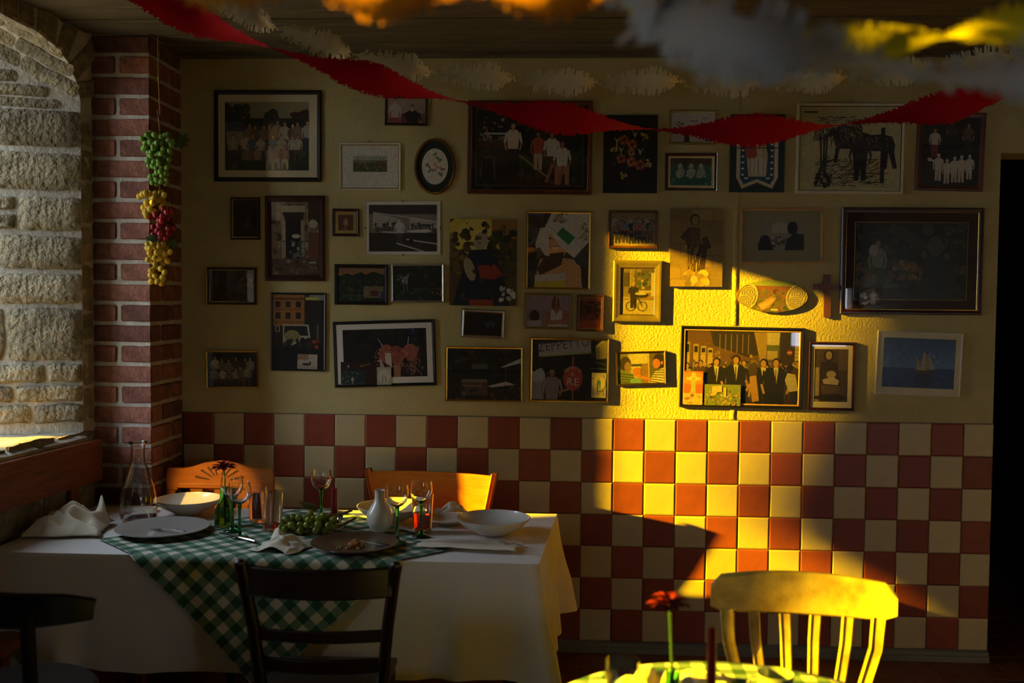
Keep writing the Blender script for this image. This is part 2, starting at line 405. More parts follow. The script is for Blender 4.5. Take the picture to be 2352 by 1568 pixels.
# stones of the splayed far jamb (reveal), s runs from the room edge outwards
r0, r1 = Vector(LW(0, 0, 0)), Vector(LW(.295, TH_W, 0)); rd = (r1-r0).normalized(); RL = (r1-r0).length
rn = Vector((rd.y, -rd.x, 0)); rn = rn if rn.y < 0 else -rn
rows = [(1.135, 1.215, [(0, .2), (.215, RL)]), (1.23, 1.30, [(0, .27), (.285, RL)]), (1.315, 1.395, [(0, .14), (.155, .43), (.44, RL)]),
        (1.41, 1.64, [(0, .30), (.315, RL)]), (1.66, 1.79, [(0, .41), (.425, RL)]), (1.81, 1.955, [(0, .33), (.345, RL)]),
        (1.98, 2.125, [(0, .25), (.46, RL)]), (2.155, 2.315, [(0, .47), (.485, RL)]), (2.345, 2.50, [(0, .40), (.42, RL)])]
sd = 1
for z0, z1, sp in rows:
    for s0, s1 in sp:
        me = stone_mesh('stone', s1-s0, z1-z0, .022, sd); sd += 1
        c = r0 + rd*((s0+s1)/2); o = obj('stone', me, wall_left); on_face(o, (c.x, c.y, (z0+z1)/2), -rd, rn)
for z0, z1 in ((1.985, 2.045), (2.065, 2.12)):
    me = stone_mesh('stone', .185, z1-z0, .02, sd); sd += 1
    c = r0 + rd*.357; o = obj('stone', me, wall_left); on_face(o, (c.x, c.y, (z0+z1)/2), -rd, rn)
for z0, z1, s1 in ((2.51, 2.55, .55),):    # thin slabs near the springing, lying tilted
    me = stone_mesh('stone', .5, z1-z0, .006, sd, nz=4, rough=.004); sd += 1
    c = r0 + rd*(.33 if z0 < 2.6 else .36); o = obj('stone', me, wall_left); on_face(o, (c.x, c.y, (z0+z1)/2), -rd, rn)
    pass
for z0, z1, s0 in ((2.557, 2.605, .13), (2.615, 2.665, .25), (2.675, 2.735, .36), (2.745, 2.80, .48)):
    me = stone_mesh('stone', RL-s0, z1-z0, .014, sd, nz=4); sd += 1
    c = r0 + rd*((s0+RL)/2); o = obj('stone', me, wall_left); on_face(o, (c.x, c.y, (z0+z1)/2), -rd, rn)
# stones on the room face of the wall: narrow jamb, below the sill, voussoirs of the arch
fn_ = -WN
def face_stone(u0, u1, z0, z1, d=.015, rotz=0, nm='stone'):
    global sd
    me = stone_mesh(nm, u1-u0, z1-z0, d, sd); sd += 1
    p = LW((u0+u1)/2, 0, (z0+z1)/2); o = obj(nm, me, wall_left); on_face(o, p, -WA, fn_)
    if rotz:
        x = -(WA*math.cos(rotz) + Vector((0, 0, math.sin(rotz)))); z = -WA*math.sin(rotz) + Vector((0, 0, math.cos(rotz))); y = -fn_
        o.matrix_world = Matrix(((x.x, y.x, z.x, p[0]), (x.y, y.y, z.y, p[1]), (x.z, y.z, z.z, p[2]), (0, 0, 0, 1)))
zz = 1.14
for hgt in (.16, .2, .13, .22, .17, .19, .15, .12):
    face_stone(-.086, -.004, zz, zz+hgt-.018, .004); zz += hgt
for u0, u1, z0, z1 in ((-.086, .2, .90, 1.09), (.215, .52, .90, 1.10), (.535, .9, .91, 1.09), (.915, 1.3, .9, 1.09), (-.086, .3, .66, .885), (.315, .8, .67, .885), (.815, 1.3, .66, .885), (-.086, .45, .4, .645), (.465, 1.0, .42, .65)):
    face_stone(u0, u1, z0, z1, .012)
for k in range(len(HEAD)-1):
    a, b = HEAD[k], HEAD[k+1]
    L_ = math.hypot(b[0]-a[0], b[1]-a[1])
    if L_ < .07: continue
    ang = math.atan2(b[1]-a[1], b[0]-a[0])
    cx, cz = (a[0]+b[0])/2 - math.sin(ang)*.125, (a[1]+b[1])/2 + math.cos(ang)*.125
    nst = max(1, round(L_/.13))
    for q in range(nst):
        t = (q+.5)/nst
        cu = a[0]+(b[0]-a[0])*t - math.sin(ang)*.125; cz = a[1]+(b[1]-a[1])*t + math.cos(ang)*.125
        face_stone(cu-L_/nst/2+.006, cu+L_/nst/2-.006, cz-.12, cz+.12, .012, ang)
for k in range(len(HEAD)-1):        # stones lining the underside of the arch
    a, b = HEAD[k], HEAD[k+1]
    A0, A1 = Vector(LW(a[0], 0, a[1])), Vector(LW(head_out(a[0]), TH_W, a[1]+.30)); B0, B1 = Vector(LW(b[0], 0, b[1])), Vector(LW(head_out(b[0]), TH_W, b[1]+.30))
    for s0, s1 in ((.0, .36), (.38, .99)):
        P0, P1, Q0, Q1 = A0.lerp(A1, s0), A0.lerp(A1, s1), B0.lerp(B1, s0), B0.lerp(B1, s1); c = (P0+P1+Q0+Q1)/4
        X = ((P1-P0)+(Q1-Q0)).normalized(); T_ = ((Q0-P0)+(Q1-P1)); T_ = (T_-X*T_.dot(X)); wz = T_.length/2; T_.normalize(); n_ = X.cross(T_)
        if n_.z > 0 or (abs(n_.z) < .2 and n_.y > 0): X = -X; n_ = -n_
        me = stone_mesh('stone', (P1-P0).length, max(.02, wz-.008), .010, sd, nz=4, rough=.005); sd += 1
        o = obj('stone', me, wall_left); y = -n_
        o.matrix_world = Matrix(((X.x, y.x, T_.x, c.x), (X.y, y.y, T_.y, c.y), (X.z, y.z, T_.z, c.z), (0, 0, 0, 1)))
# sill slabs
for k, (u0, u1) in enumerate(((-.02, .33), (.34, .68), (.69, 1.07))):
    s = MB()
    def fn(i, j):
        w = -.03 + j*(TH_W-.0); lo = u0 + (max(0, w)/TH_W)*.295*(1 if k == 0 else 0); hi = u1 - (max(0, w)/TH_W)*.2*(1 if k == 2 else 0)
        u = lo + (hi-lo)*i
        z = SILL + noise.noise(Vector((u*9, w*9, 3.1)))*.008 - (.02 if j < .04 else 0) - (.012 if (i < .01 or i > .99) else 0)
        return LW(u, w, z)
    s.grid(fn, 12, 12, flip=True)
    n0 = len(s.v)
    s.add([LW(u0, -.03, SILL-.02), LW(u1, -.03, SILL-.02), LW(u1, -.025, SILL-.09), LW(u0, -.025, SILL-.09)], [(0, 1, 2, 3)])
    s.add([LW(u1, -.03, SILL-.02), LW(u1, -.025, SILL-.09), LW(u1, .1, SILL-.09), LW(u1, .1, SILL-.0)], [(0, 1, 2, 3)])
    s.build('sill_stone', mat('sill_stone', hx('b7ad98'), .55, col2=hx('8f866f'), vscale=12, bump=.6, bscale=40), wall_left, smooth=45)

# window casements in the openings (wooden frame, glass)
M_wfr = mat('window_paint', hx('8f8a78'), .5, var=.15)
M_pane = glassmat('window_glass')
def window(nm, u0, u1, z0, z1, w, bars_u, bars_z):
    b = MB(); t = .045
    def bar(a, c, d, e):
        vs = [LW(a, w-.03, d), LW(c, w-.03, d), LW(c, w+.03, d), LW(a, w+.03, d), LW(a, w-.03, e), LW(c, w-.03, e), LW(c, w+.03, e), LW(a, w+.03, e)]
        b.add(vs, [(0,3,2,1),(4,5,6,7),(0,1,5,4),(1,2,6,5),(2,3,7,6),(3,0,4,7)])
    bar(u0, u0+t*.5, z0, z1); bar(u1-t, u1, z0, z1); bar(u0, u1, z0, z0+t*.6); bar(u0, u1, z1-t, z1)
    for q in bars_u: bar(q-.02, q+.02, z0, z1)
    for q in bars_z: bar(u0, u1, q-.012, q+.012)
    o = tag(b.build(nm, M_wfr), kind='structure')
    us = [u0]+bars_u+[u1]
    for a, c in zip(us[:-1], us[1:]):
        p = MB(); p.add([LW(a, w, z0), LW(c, w, z0), LW(c, w, z1), LW(a, w, z1)], [(0, 1, 2, 3)]); p.build('pane', M_pane, o)
window('window_1', .268, .79, SILL-.02, 3.14, TH_W-.03, [], [])
window('window_2', 2.1, 2.92, 1.3, 2.15, TH_W-.03, [], [])
window('added_window_3', 3.55, 3.88, 2.5, 3.2, TH_W-.03, [], [])  # added opening, placed so sun reaches the yellow and amber garlands
window('added_window_4', 2.95, 3.45, 2.35, 3.15, TH_W-.03, [], [])  # added opening, its sun patch on the right wall bounces warm light

# ------------------------------------------------------------------ brick pillar in the corner
PX0, PX1, PY = -.44, -.155, -.372
pc = MB(); pc.box((PX0-.02, PY+.008, -.1), (PX1-.008, .01, 2.9))
pillar = tag(pc.build('wall_pillar', M_mortar), kind='structure')
rb = random.Random(3)
bcache = {}
def brick(x0, y0, z0, x1, y1, z1):
    key = (round(x1-x0, 2), round(y1-y0, 2), rb.randint(0, 2))
    if key not in bcache:
        b = MB(); w, d, h = x1-x0, y1-y0, z1-z0
        bm = bmesh.new(); bmesh.ops.create_cube(bm, size=1)
        for v in bm.verts: v.co = Vector(((v.co.x)*w, v.co.y*d, v.co.z*h))
        bmesh.ops.bevel(bm, geom=bm.edges[:], offset=.005, segments=2, affect='EDGES')
        bmesh.ops.subdivide_edges(bm, edges=[e for e in bm.edges if e.calc_length() > .05], cuts=2, use_grid_fill=True)
        for v in bm.verts:
            v.co += Vector((noise.noise(v.co*30+Vector((key[2]*5, 0, 1)))*.0025, noise.noise(v.co*30+Vector((key[2]*5, 9, 1)))*.0025, noise.noise(v.co*25+Vector((key[2]*5, 3, 8)))*.003))
        b.bm(bm); bcache[key] = b.mesh('brick', M_brick, smooth=50)
    o = obj('brick', bcache[key], pillar, ((x0+x1)/2, (y0+y1)/2, (z0+z1)/2))
    o.rotation_euler = (R(rb.uniform(-.4, .4)), R(rb.uniform(-.5, .5)), R(rb.uniform(-.6, .6)))
CR, MJ = .0925, .018
for k in range(31):
    z0 = .01 + k*CR; z1 = z0+CR-MJ
    if k % 2 == 0:
        brick(PX0, PY, z0, PX1, PY+.115, z1); brick(PX1-.115, PY+.133, z0, PX1, -.004, z1)
    else:
        brick(PX0, PY, z0, PX0+.125, PY+.24, z1); brick(PX0+.145, PY, z0, PX1, PY+.235, z1); brick(PX1-.115, PY+.253, z0, PX1, -.004, z1)

# ------------------------------------------------------------------ outdoors: ground, and an unseen cypress added to trim the sunbeam
gr = MB(); gr.box((-30, -30, -.4), (-1.05, 25, -.25))
tag(gr.build('ground_outside', mat('gravel', hx('8a7f66'), .95, var=.3, vscale=2)), kind='structure')
cy = thing('added_cypress', 'tall dark green cypress added outside the window to block the sun', 'tree', (-9.0, -3.715, -.25))
t_ = MB(); t_.tube([(0, 0, 0), (0, 0, 1.0)], [.16, .12], 10); t_.build('trunk', mat('bark', hx('4a3a2a'), .9, var=.3), cy, smooth=True)
t_ = MB(); rc = random.Random(9)
def cyp(i, j):
    th = i*2*math.pi; r = .90*math.sin(math.pi*min(1, .16+j*.84))**.55*(1 if j < .93 else (1-j)/.07)
    zt = .35+j*8.0; r *= 1-.2*max(0, min(1, (4.12-zt)/.2))  # narrowed low down to let sun onto the table's far edge
    r *= 1 + .05*noise.noise(Vector((math.cos(th)*3, math.sin(th)*3, j*14)))
    return (r*math.cos(th), r*math.sin(th), .6+j*8.0)
t_.grid(cyp, 48, 60)
t_.build('foliage', mat('cypress_leaf', hx('2f3d22'), .9, var=.5, vscale=20, bump=1, bscale=30), cy, smooth='all')

# ================================================================== pictures on the wall
M_print = printmat()
M_fglass = glassmat('picture_glass', ior=1.35)
M_gold = mat('gold_leaf', hx('e3b95c'), .24, metal=1, var=.15)
M_goldd = mat('dull_gold', hx('a8904c'), .35, metal=.8, var=.2)
M_silver = mat('silver_frame', hx('dedad0'), .22, metal=.9, var=.1)
M_black = mat('black_lacquer', hx('16130f'), .35, var=.3)
M_maroon = mat('maroon_wood', hx('3a1712'), .3, var=.3, stretch=(3, 3, 3))
M_brown = mat('brown_frame', hx('6a3a1e'), .35, col2=hx('4c2714'), vscale=12)
M_pine = mat('pine_frame', hx('c79b5c'), .45, col2=hx('ab7f45'), vscale=12)
M_cream = mat('cream_frame', hx('cfc6a4'), .5, var=.1)
M_olive = mat('olive_gilt', hx('7d6c3a'), .45, metal=.35, var=.25)
M_clip = mat('steel_clip', hx('6f6a60'), .3, metal=1)
M_card = {'cream': mat('mount_cream', hx('cfc39c'), .8, var=.06), 'white': mat('mount_white', hx('d2ccbd'), .8, var=.05), 'green': mat('mount_green', hx('16251c'), .8, var=.1),
          'maroon': mat('mount_maroon', hx('2e0f0e'), .8, var=.1), 'grey': mat('mount_grey', hx('8f8a6a'), .8, var=.06), 'gold': mat('mount_gold', hx('a98e4c'), .7, var=.1), 'black': mat('mount_black', hx('100d0b'), .8)}
M_back = mat('backing_board', hx('5a4630'), .9)

def bright(c, k=2.1): return tuple(.75*(1-math.exp(-(x*k+.008)/.75)) for x in c)
class Art:
    """a flat print drawn as coloured shapes; u to the right, v downwards, 0..1"""
    def __init__(s, w, h, bg, seed=1, boost=2.1): s.boost = boost; s.w = w; s.h = h; s.p = []; s.r = random.Random(seed); s.rect(0, 0, 1, 1, bg)
    def clip(s, P):
        for ax, lo, sg in ((0, 0, 1), (0, 1, -1), (1, 0, 1), (1, 1, -1)):
            Q = []
            for i in range(len(P)):
                a, b = P[i], P[(i+1) % len(P)]; ia, ib = (a[ax]-lo)*sg >= 0, (b[ax]-lo)*sg >= 0
                if ia: Q.append(a)
                if ia != ib:
                    t = (lo-a[ax])/(b[ax]-a[ax]); Q.append((a[0]+(b[0]-a[0])*t, a[1]+(b[1]-a[1])*t))
            P = Q
            if len(P) < 3: return []
        return P
    def poly(s, P, c):
        c = hx(c) if isinstance(c, str) else c
        P = s.clip(list(P))
        if len(P) >= 3: s.p.append((P, bright(lin(c), s.boost)))
        return s
    def rect(s, u0, v0, u1, v1, c): return s.poly([(u0, v0), (u1, v0), (u1, v1), (u0, v1)], c)
    def ell(s, u, v, a, b, c, n=14, rot=0, asp=True):
        """a, b in fractions of the print's height"""
        k = s.h/s.w if asp else 1; cr, sr = math.cos(rot), math.sin(rot)
        return s.poly([(u+k*(a*math.cos(t)*cr-b*math.sin(t)*sr), v+a*math.cos(t)*sr+b*math.sin(t)*cr) for t in (2*math.pi*i/n for i in range(n))], c)
    def line(s, u0, v0, u1, v1, t, c):
        k = s.h/s.w; dx, dy = (u1-u0)/k, v1-v0; L = math.hypot(dx, dy) or 1; nx, ny = -dy/L*t/2, dx/L*t/2
        return s.poly([(u0+nx*k, v0+ny), (u1+nx*k, v1+ny), (u1-nx*k, v1-ny), (u0-nx*k, v0-ny)], c)
    def shade(s, c, k):
        c = hx(c) if isinstance(c, str) else c
        return tuple(max(0, min(1, x*k)) for x in c)
    def blobs(s, n, u0, v0, u1, v1, r0, r1, cols, fl=.6):
        for _ in range(n):
            a = s.r.uniform(r0, r1)
            s.ell(s.r.uniform(u0, u1), s.r.uniform(v0, v1), a, a*s.r.uniform(fl, 1), s.shade(s.r.choice(cols), s.r.uniform(.7, 1.25)), 7, s.r.uniform(0, 3))
        return s
    def strokes(s, n, u0, v0, u1, v1, ln, t, cols, ang=0, da=.4):
        k = s.h/s.w
        for _ in range(n):
            u, v, a, L = s.r.uniform(u0, u1), s.r.uniform(v0, v1), ang+s.r.uniform(-da, da), ln*s.r.uniform(.4, 1)
            s.line(u, v, u+k*L*math.cos(a), v+L*math.sin(a), t*s.r.uniform(.5, 1.2), s.shade(s.r.choice(cols), s.r.uniform(.7, 1.2)))
        return s
    def person(s, u, v, h, top='8a8a80', bottom='303040', skin='a87858', hair='2a1a10', sit=False, w=1.0):
        """feet at v, height h"""
        k = s.h/s.w; H = h/7.0; sh = H*1.05*w
        hy = v-h+H*.55
        if not sit:
            s.poly([(u-k*sh*.7, v), (u-k*sh*.15, v), (u, v-h*.42), (u+k*sh*.15, v), (u+k*sh*.7, v), (u+k*sh*.75, v-h*.48), (u-k*sh*.75, v-h*.48)], bottom)
        else:
            s.poly([(u-k*sh*1.1, v), (u-k*sh*.5, v), (u-k*sh*.4, v-h*.25), (u+k*sh*.4, v-h*.25), (u+k*sh*.5, v), (u+k*sh*1.1, v), (u+k*sh*1.1, v-h*.42), (u-k*sh*1.1, v-h*.42)], bottom)
        s.poly([(u-k*sh*.75, v-h*.42), (u+k*sh*.75, v-h*.42), (u+k*sh*.95, v-h*.76), (u+k*sh*.55, v-h*.84), (u-k*sh*.55, v-h*.84), (u-k*sh*.95, v-h*.76)], top)
        for q in (-1, 1):
            s.line(u+q*k*sh*.95, v-h*.78, u+q*k*sh*1.25, v-h*.55, H*.34, top); s.line(u+q*k*sh*1.25, v-h*.56, u+q*k*sh*1.0, v-h*.40, H*.26, skin)
        s.line(u, hy+H*.3, u, hy+H*.8, H*.34, skin)
        s.ell(u, hy-H*.08, H*.44, H*.52, hair, 9); s.ell(u, hy+H*.06, H*.34, H*.44, skin, 9)
        return s
    def crowd(s, n, u0, u1, v, h, tops, bots=('2a2a30', '40322a'), sk=('a87858', '8f6248', 'b98a68'), sit=False, jit=.02, **kw):
        for i in range(n):
            u = u0+(u1-u0)*(i+.5)/n + s.r.uniform(-.3, .3)*(u1-u0)/n
            s.person(u, v+s.r.uniform(-jit, jit), h*s.r.uniform(.9, 1.08), s.shade(s.r.choice(tops), s.r.uniform(.8, 1.1)), s.r.choice(bots), s.r.choice(sk), s.r.choice(('20140c', '3a2416', '151010')), sit, **kw)
        return s
    def text(s, txt, u, v, size, c, rot=0, arc=None, sx=1.0):
        """lettering centred at u, v; size is the cap height in fractions of the print's height"""
        k = s.h/s.w; c = bright(lin(hx(c)), s.boost)
        for ch_i, (ch, off, rr, du, dv) in enumerate(s._lay(txt, size, rot, arc, sx)):
            for P in glyph(ch):
                Q = []
                for x, y in P:
                    X, Y = (x*sx)*size/.69, y*size/.69
                    Q.append((u+k*(du+X*math.cos(rr)+Y*math.sin(rr)), v+dv+X*math.sin(rr)-Y*math.cos(rr)))
                Q = s.clip(Q)
                if len(Q) >= 3: s.p.append((Q, c))
        return s
    def _lay(s, txt, size, rot, arc, sx):
        adv = [gadv(c)*size/.69*sx for c in txt]; tot = sum(adv); x = -tot/2; out = []
        for c, a in zip(txt, adv):
            if arc is None: out.append((c, 0, rot, x*math.cos(rot), x*math.sin(rot)))
            else:
                th = (x+a/2)/arc; out.append((c, 0, th, arc*math.sin(th)-a/2*math.cos(th), -arc*math.cos(th)-a/2*math.sin(th)))
            x += a
        return out
    def build(s, name, parent, y=0.0, tilt=0, loc=(0, 0), thick=0):
        """faces lie in xz, each layer a hair in front of the one below"""
        m = MB(); d = .0012/len(s.p)
        for i, (P, c) in enumerate(s.p):
            m.add([((u-.5)*s.w, y-i*d, (.5-v)*s.h) for u, v in P], [tuple(range(len(P)))[::-1]], 0, c)
        if thick:
            bx = MB(); w, h = s.w/2, s.h/2
            m.add([(-w, y+.0002, -h), (w, y+.0002, -h), (w, y+.0002, h), (-w, y+.0002, h), (-w, y+thick, -h), (w, y+thick, -h), (w, y+thick, h), (-w, y+thick, h)],
                  [(0,1,5,4),(1,2,6,5),(2,3,7,6),(3,0,4,7),(4,5,6,7)], 0, lin(hx('4a3c28')))
        o = m.build(name, M_print, parent)
        o.location = (loc[0], 0, loc[1]); o.rotation_euler = (0, tilt, 0)
        return o
_G = {}
def glyph(ch):
    if ch in _G: return _G[ch]
    cu = bpy.data.curves.new('glyph', 'FONT'); cu.body = ch; cu.size = 1; cu.resolution_u = 2
    ob = bpy.data.objects.new('glyph', cu); COL.objects.link(ob)
    dg = bpy.context.evaluated_depsgraph_get(); me = bpy.data.meshes.new_from_object(ob.evaluated_get(dg))
    _G[ch] = [[(me.vertices[i].co.x, me.vertices[i].co.y) for i in p.vertices] for p in me.polygons]
    bpy.data.objects.remove(ob); bpy.data.curves.remove(cu); bpy.data.meshes.remove(me)
    return _G[ch]
def gadv(ch):
    xs = [x for P in glyph(ch) for x, y in P]
    return (max(xs)+.09) if xs else .3

def ring_frame(w, h, prof, n=None):
    """mitred moulding: prof is (inset, height off the wall)"""
    m = MB(); rings = []
    for t, d in prof:
        if n is None: rings.append([(-w/2+t, -d, -h/2+t), (w/2-t, -d, -h/2+t), (w/2-t, -d, h/2-t), (-w/2+t, -d, h/2-t)])
        else: rings.append([((w/2-t)*math.cos(2*math.pi*k/n), -d, (h/2-t)*math.sin(2*math.pi*k/n)) for k in range(n)])
    k = len(rings[0]); vs = [p for r in rings for p in r]; fs = []
    for i in range(len(rings)-1):
        for q in range(k): fs.append((i*k+q, i*k+(q+1) % k, (i+1)*k+(q+1) % k, (i+1)*k+q))
    m.add(vs, fs); return m
def picture(nm, label, cx, cz, w, h, rot, fw, art, fmat, depth=.011, mount=None, mw=0, lip=None, lipw=.004, outer=None, glass=True, hang=False, group=None, mws=None, inner=None):
    """framed picture hung on the wall. fw frame width, mw mount width, art(w, h) returns the print"""
    t = thing(nm, label, 'picture', (cx, -.0005, cz), rot=(0, R(rot), 0), group=group)
    D = depth
    e = .0
    if outer:
        o_ = ring_frame(w, h, [(0, 0), (0, D*.6), (.002, D*.95), (.004, D*.8), (.004, D*.3)]); o_.build('outer_edge', outer, t); e = .0035
    prof = [(e, .0), (e, D*.75), (e+fw*.15, D*.98), (e+fw*.4, D), (e+fw*.75, D*.86), (fw*1.0, D*.80), (fw*1.0, D*.35)]
    ring_frame(w, h, prof).build('frame', fmat, t)
    iw, ih = w-2*fw, h-2*fw; off = fw
    if lip:
        ring_frame(w, h, [(fw-.0005, D*.3), (fw-.0005, D*.82), (fw+lipw*.5, D*.84), (fw+lipw, D*.6), (fw+lipw, D*.34)]).build('gilt_lip', lip, t); off += lipw*.6
    bk = MB(); bk.box((-w/2+.002, -.002, -h/2+.002), (w/2-.002, 0, h/2-.002)); bk.build('backing', M_back, t)
    ml, mr, mt, mb_ = mws if mws else (mw, mw, mw, mw)
    aw, ah = w-2*off-ml-mr, h-2*off-mt-mb_
    ox, oz = (ml-mr)/2, (mb_-mt)/2
    if mount:
        mm = MB(); a, b = w/2-fw+.001, h/2-fw+.001; x0, x1, z0, z1 = ox-aw/2, ox+aw/2, oz-ah/2, oz+ah/2; y0, y1 = -D*.66, -D*.66+.0010
        mm.add([(-a, y0, -b), (a, y0, -b), (a, y0, b), (-a, y0, b), (x0, y0, z0), (x1, y0, z0), (x1, y0, z1), (x0, y0, z1), (x0, y1, z0), (x1, y1, z0), (x1, y1, z1), (x0, y1, z1)],
               [(0,1,5,4),(1,2,6,5),(2,3,7,6),(3,0,4,7),(4,5,9,8),(5,6,10,9),(6,7,11,10),(7,4,8,11)])
        mm.build('mount', M_card[mount], t)
        if inner:
            ring_frame(aw+.012, ah+.012, [(0, D*.66+.0001), (0, D*.66+.0005), (.0015, D*.66+.0005), (.0015, D*.66+.0001)]).build('gilt_line', M_goldd, t).location = (ox, 0, oz)
    A = art(aw, ah); A.build('print', t, y=-(D*.66-.0014 if mount else D*.62), loc=(ox, oz))
    if glass:
        g = MB(); a, b = w/2-fw*.9, h/2-fw*.9; g.add([(-a, -D*.75, -b), (a, -D*.75, -b), (a, -D*.75, b), (-a, -D*.75, b)], [(0, 1, 2, 3)]); g.build('glass', M_fglass, t)
    if hang:
        q = MB(); q.tube([(.008*math.cos(x), -.003, h/2+.005+.007*math.sin(x)) for x in (i*.785 for i in range(9))], .0012, 5); q.build('hanging_ring', M_clip, t)
    return t
def insert(nm, label, cx, cz, w, h, rot, art, y=-.0105):
    """a card or snapshot tucked into a frame"""
    t = thing(nm, label, 'card', (cx, y, cz), rot=(0, R(rot), 0)); art.build('print', t, y=0, thick=.0006); return t
DK = ('1c1712', '14110d', '241d15')
def a_lawn(w, h):
    a = Art(w, h, '6b6848', 1); a.rect(0, .32, 1, 1, '23281a')
    for u, r in ((.05, .2), (.2, .22), (.55, .2), (.88, .16), (1, .2)): a.blobs(24, u-.07, .05+.1*(u > .3), u+.07, .34, .03, .075, ('14180f', '1b2112'))
    a.rect(0, .24, 1, .36, '181c12'); a.blobs(70, 0, .3, 1, 1, .02, .06, ('1d2214', '262b1a', '2f3320'))
    a.rect(0, .3, .23, .48, '2a3440'); a.rect(.02, .43, .22, .62, '6e6650')
    a.crowd(9, .25, 1, .72, .42, ('5a4a3a', '6b5140', '8a8068', '403830')); a.crowd(8, .05, .95, .86, .38, ('8f8568', '3c4a52', 'a0967a', '4a3c34'), sit=True)
    a.crowd(5, .2, .8, .98, .36, ('b0a686', '6d6450', '8a6a5a'), ('8a8268', '2a2a2a'), sit=True); return a
def a_couple(w, h):
    a = Art(w, h, '8c7468', 2); a.rect(0, .6, 1, 1, '5d4038'); a.person(.2, 1.35, 1.35, 'b09a90', '7a3030', 'b08268', '3a2416'); a.person(.66, 1.75, 1.5, '201a1c', '201a1c', 'b08268', '40302a', w=1.3)
    a.rect(.38, .7, .48, 1, '4a2c28'); return a
def a_smallland(w, h):
    a = Art(w, h, 'cfc39c', 3); u0, v0, u1, v1 = .2, .25, .8, .62
    a.rect(u0, v0, u1, v1, '8a8a70'); a.rect(u0, v0+.1, u1, v1, '5b5a3e'); a.rect(u0, v0+.18, u1, v1, '3f4228')
    a.blobs(60, u0+.03, v0+.14, u1-.03, v1-.03, .012, .03, ('3a3a22', '4c4a2c', '2a2c1a', '6a623c'))
    for u in (.28, .68, .74): a.rect(u, v0+.03, u+.008, v0+.18, '332c20')
    a.rect(.62, v0+.12, .79, v0+.16, '5a3626'); return a
def a_boys(w, h):
    a = Art(w, h, '14140e', 4); a.blobs(60, 0, 0, 1, .35, .02, .06, ('10120c', '1c2014', '20180f')); a.blobs(14, .03, .03, .25, .3, .01, .02, ('8a8a78', '8c4030', '70806a'))
    a.rect(.0, .38, .35, .5, '33211b'); a.blobs(20, .02, .32, .35, .42, .01, .03, ('6a5a58', '4a4050', '5c4038')); a.rect(.06, .3, .32, .325, '8f9a90')
    a.blobs(50, .4, .55, 1, 1, .03, .07, ('1c2012', '232716', '2a2c18')); a.rect(0, .62, .4, 1, '15140e')
    a.person(.34, .78, .62, 'b9a288', '14120f', '8f6248'); a.person(.58, .8, .52, '8c3a2a', '8f8068', '7a4a34'); a.person(.71, .86, .58, 'c2b4a6', '2a2018', '7a4a34'); a.person(.81, 1.0, .6, 'c2b4a6', '8a5a40', '7a4a34', sit=True)
    a.line(.40, .6, .69, .92, .014, 'a8863a'); a.line(.72, .72, .66, .97, .045, '7a4a34'); a.line(.82, .74, .78, 1, .045, '7a4a34')
    a.line(.05, .64, .16, .63, .008, '6a5a4a'); a.line(.16, .63, .17, .95, .008, '6a5a4a'); a.line(.05, .64, .03, .9, .008, '5a4a3a'); return a
def flower(a, u, v, r, c, cc, n=9):
    for i in range(n):
        t = 2*math.pi*i/n; k = a.h/a.w
        a.ell(u+k*r*.6*math.cos(t), v+r*.6*math.sin(t), r*.42, r*.3, a.shade(c, .8+.4*(i % 2)), 8, t)
    a.ell(u, v, r*.3, r*.3, cc, 8); return a
def a_bouquet(w, h):
    a = Art(w, h, '120e0b', 5); a.blobs(40, .2, .35, .85, .75, .02, .05, ('1a2216', '202a1c', '161c12'))
    for u, v, r, c in ((.38, .32, .07, '7a3a26'), (.53, .38, .07, '86422a'), (.33, .56, .065, '7a3a26'), (.52, .6, .065, '9a4a2c'), (.68, .64, .07, '7a3424'), (.52, .48, .05, '94553a')): flower(a, u, v, r, c, '1a120c')
    for u, v in ((.2, .42), (.38, .77), (.76, .28), (.83, .62)): a.blobs(16, u-.06, v-.045, u+.06, v+.045, .012, .018, ('b08438', 'a47830'))
    for u, v in ((.33, .45), (.68, .47), (.25, .33), (.58, .25)): a.poly([(u-.05, v-.05), (u, v+.05), (u+.06, v-.06), (u+.01, v-.01)], '8c8660')
    return a
def a_sea(w, h):
    a = Art(w, h, 'b0a494', 6); a.rect(0, .7, 1, 1, '9a9082'); a.blobs(12, .12, .3, .3, .48, .015, .04, ('38342c', '4a4438')); a.rect(.3, .5, .42, 1, '26221e'); a.rect(.7, .17, .83, .2, '504a42'); a.rect(.4, .27, .6, .3, '5a544a')
    a.poly([(.75, .9), (.98, .9), (.95, .97), (.8, .97)], '3a342c'); return a
def a_teal(w, h):
    a = Art(w, h, '1f4640', 7); a.rect(0, 0, 1, .25, '2c2018'); a.blobs(60, 0, .3, 1, 1, .03, .1, ('1d4a44', '2a5a4c', '1a3834', '24584e'))
    for u in (.24, .5, .74): a.ell(u, .3, .09, .11, '8c9478'); a.ell(u, .55, .16, .2, '7c8a70', rot=.3); a.blobs(8, u-.1, .45, u+.1, .7, .03, .06, ('9aa084', '7f8a6c'))
    return a
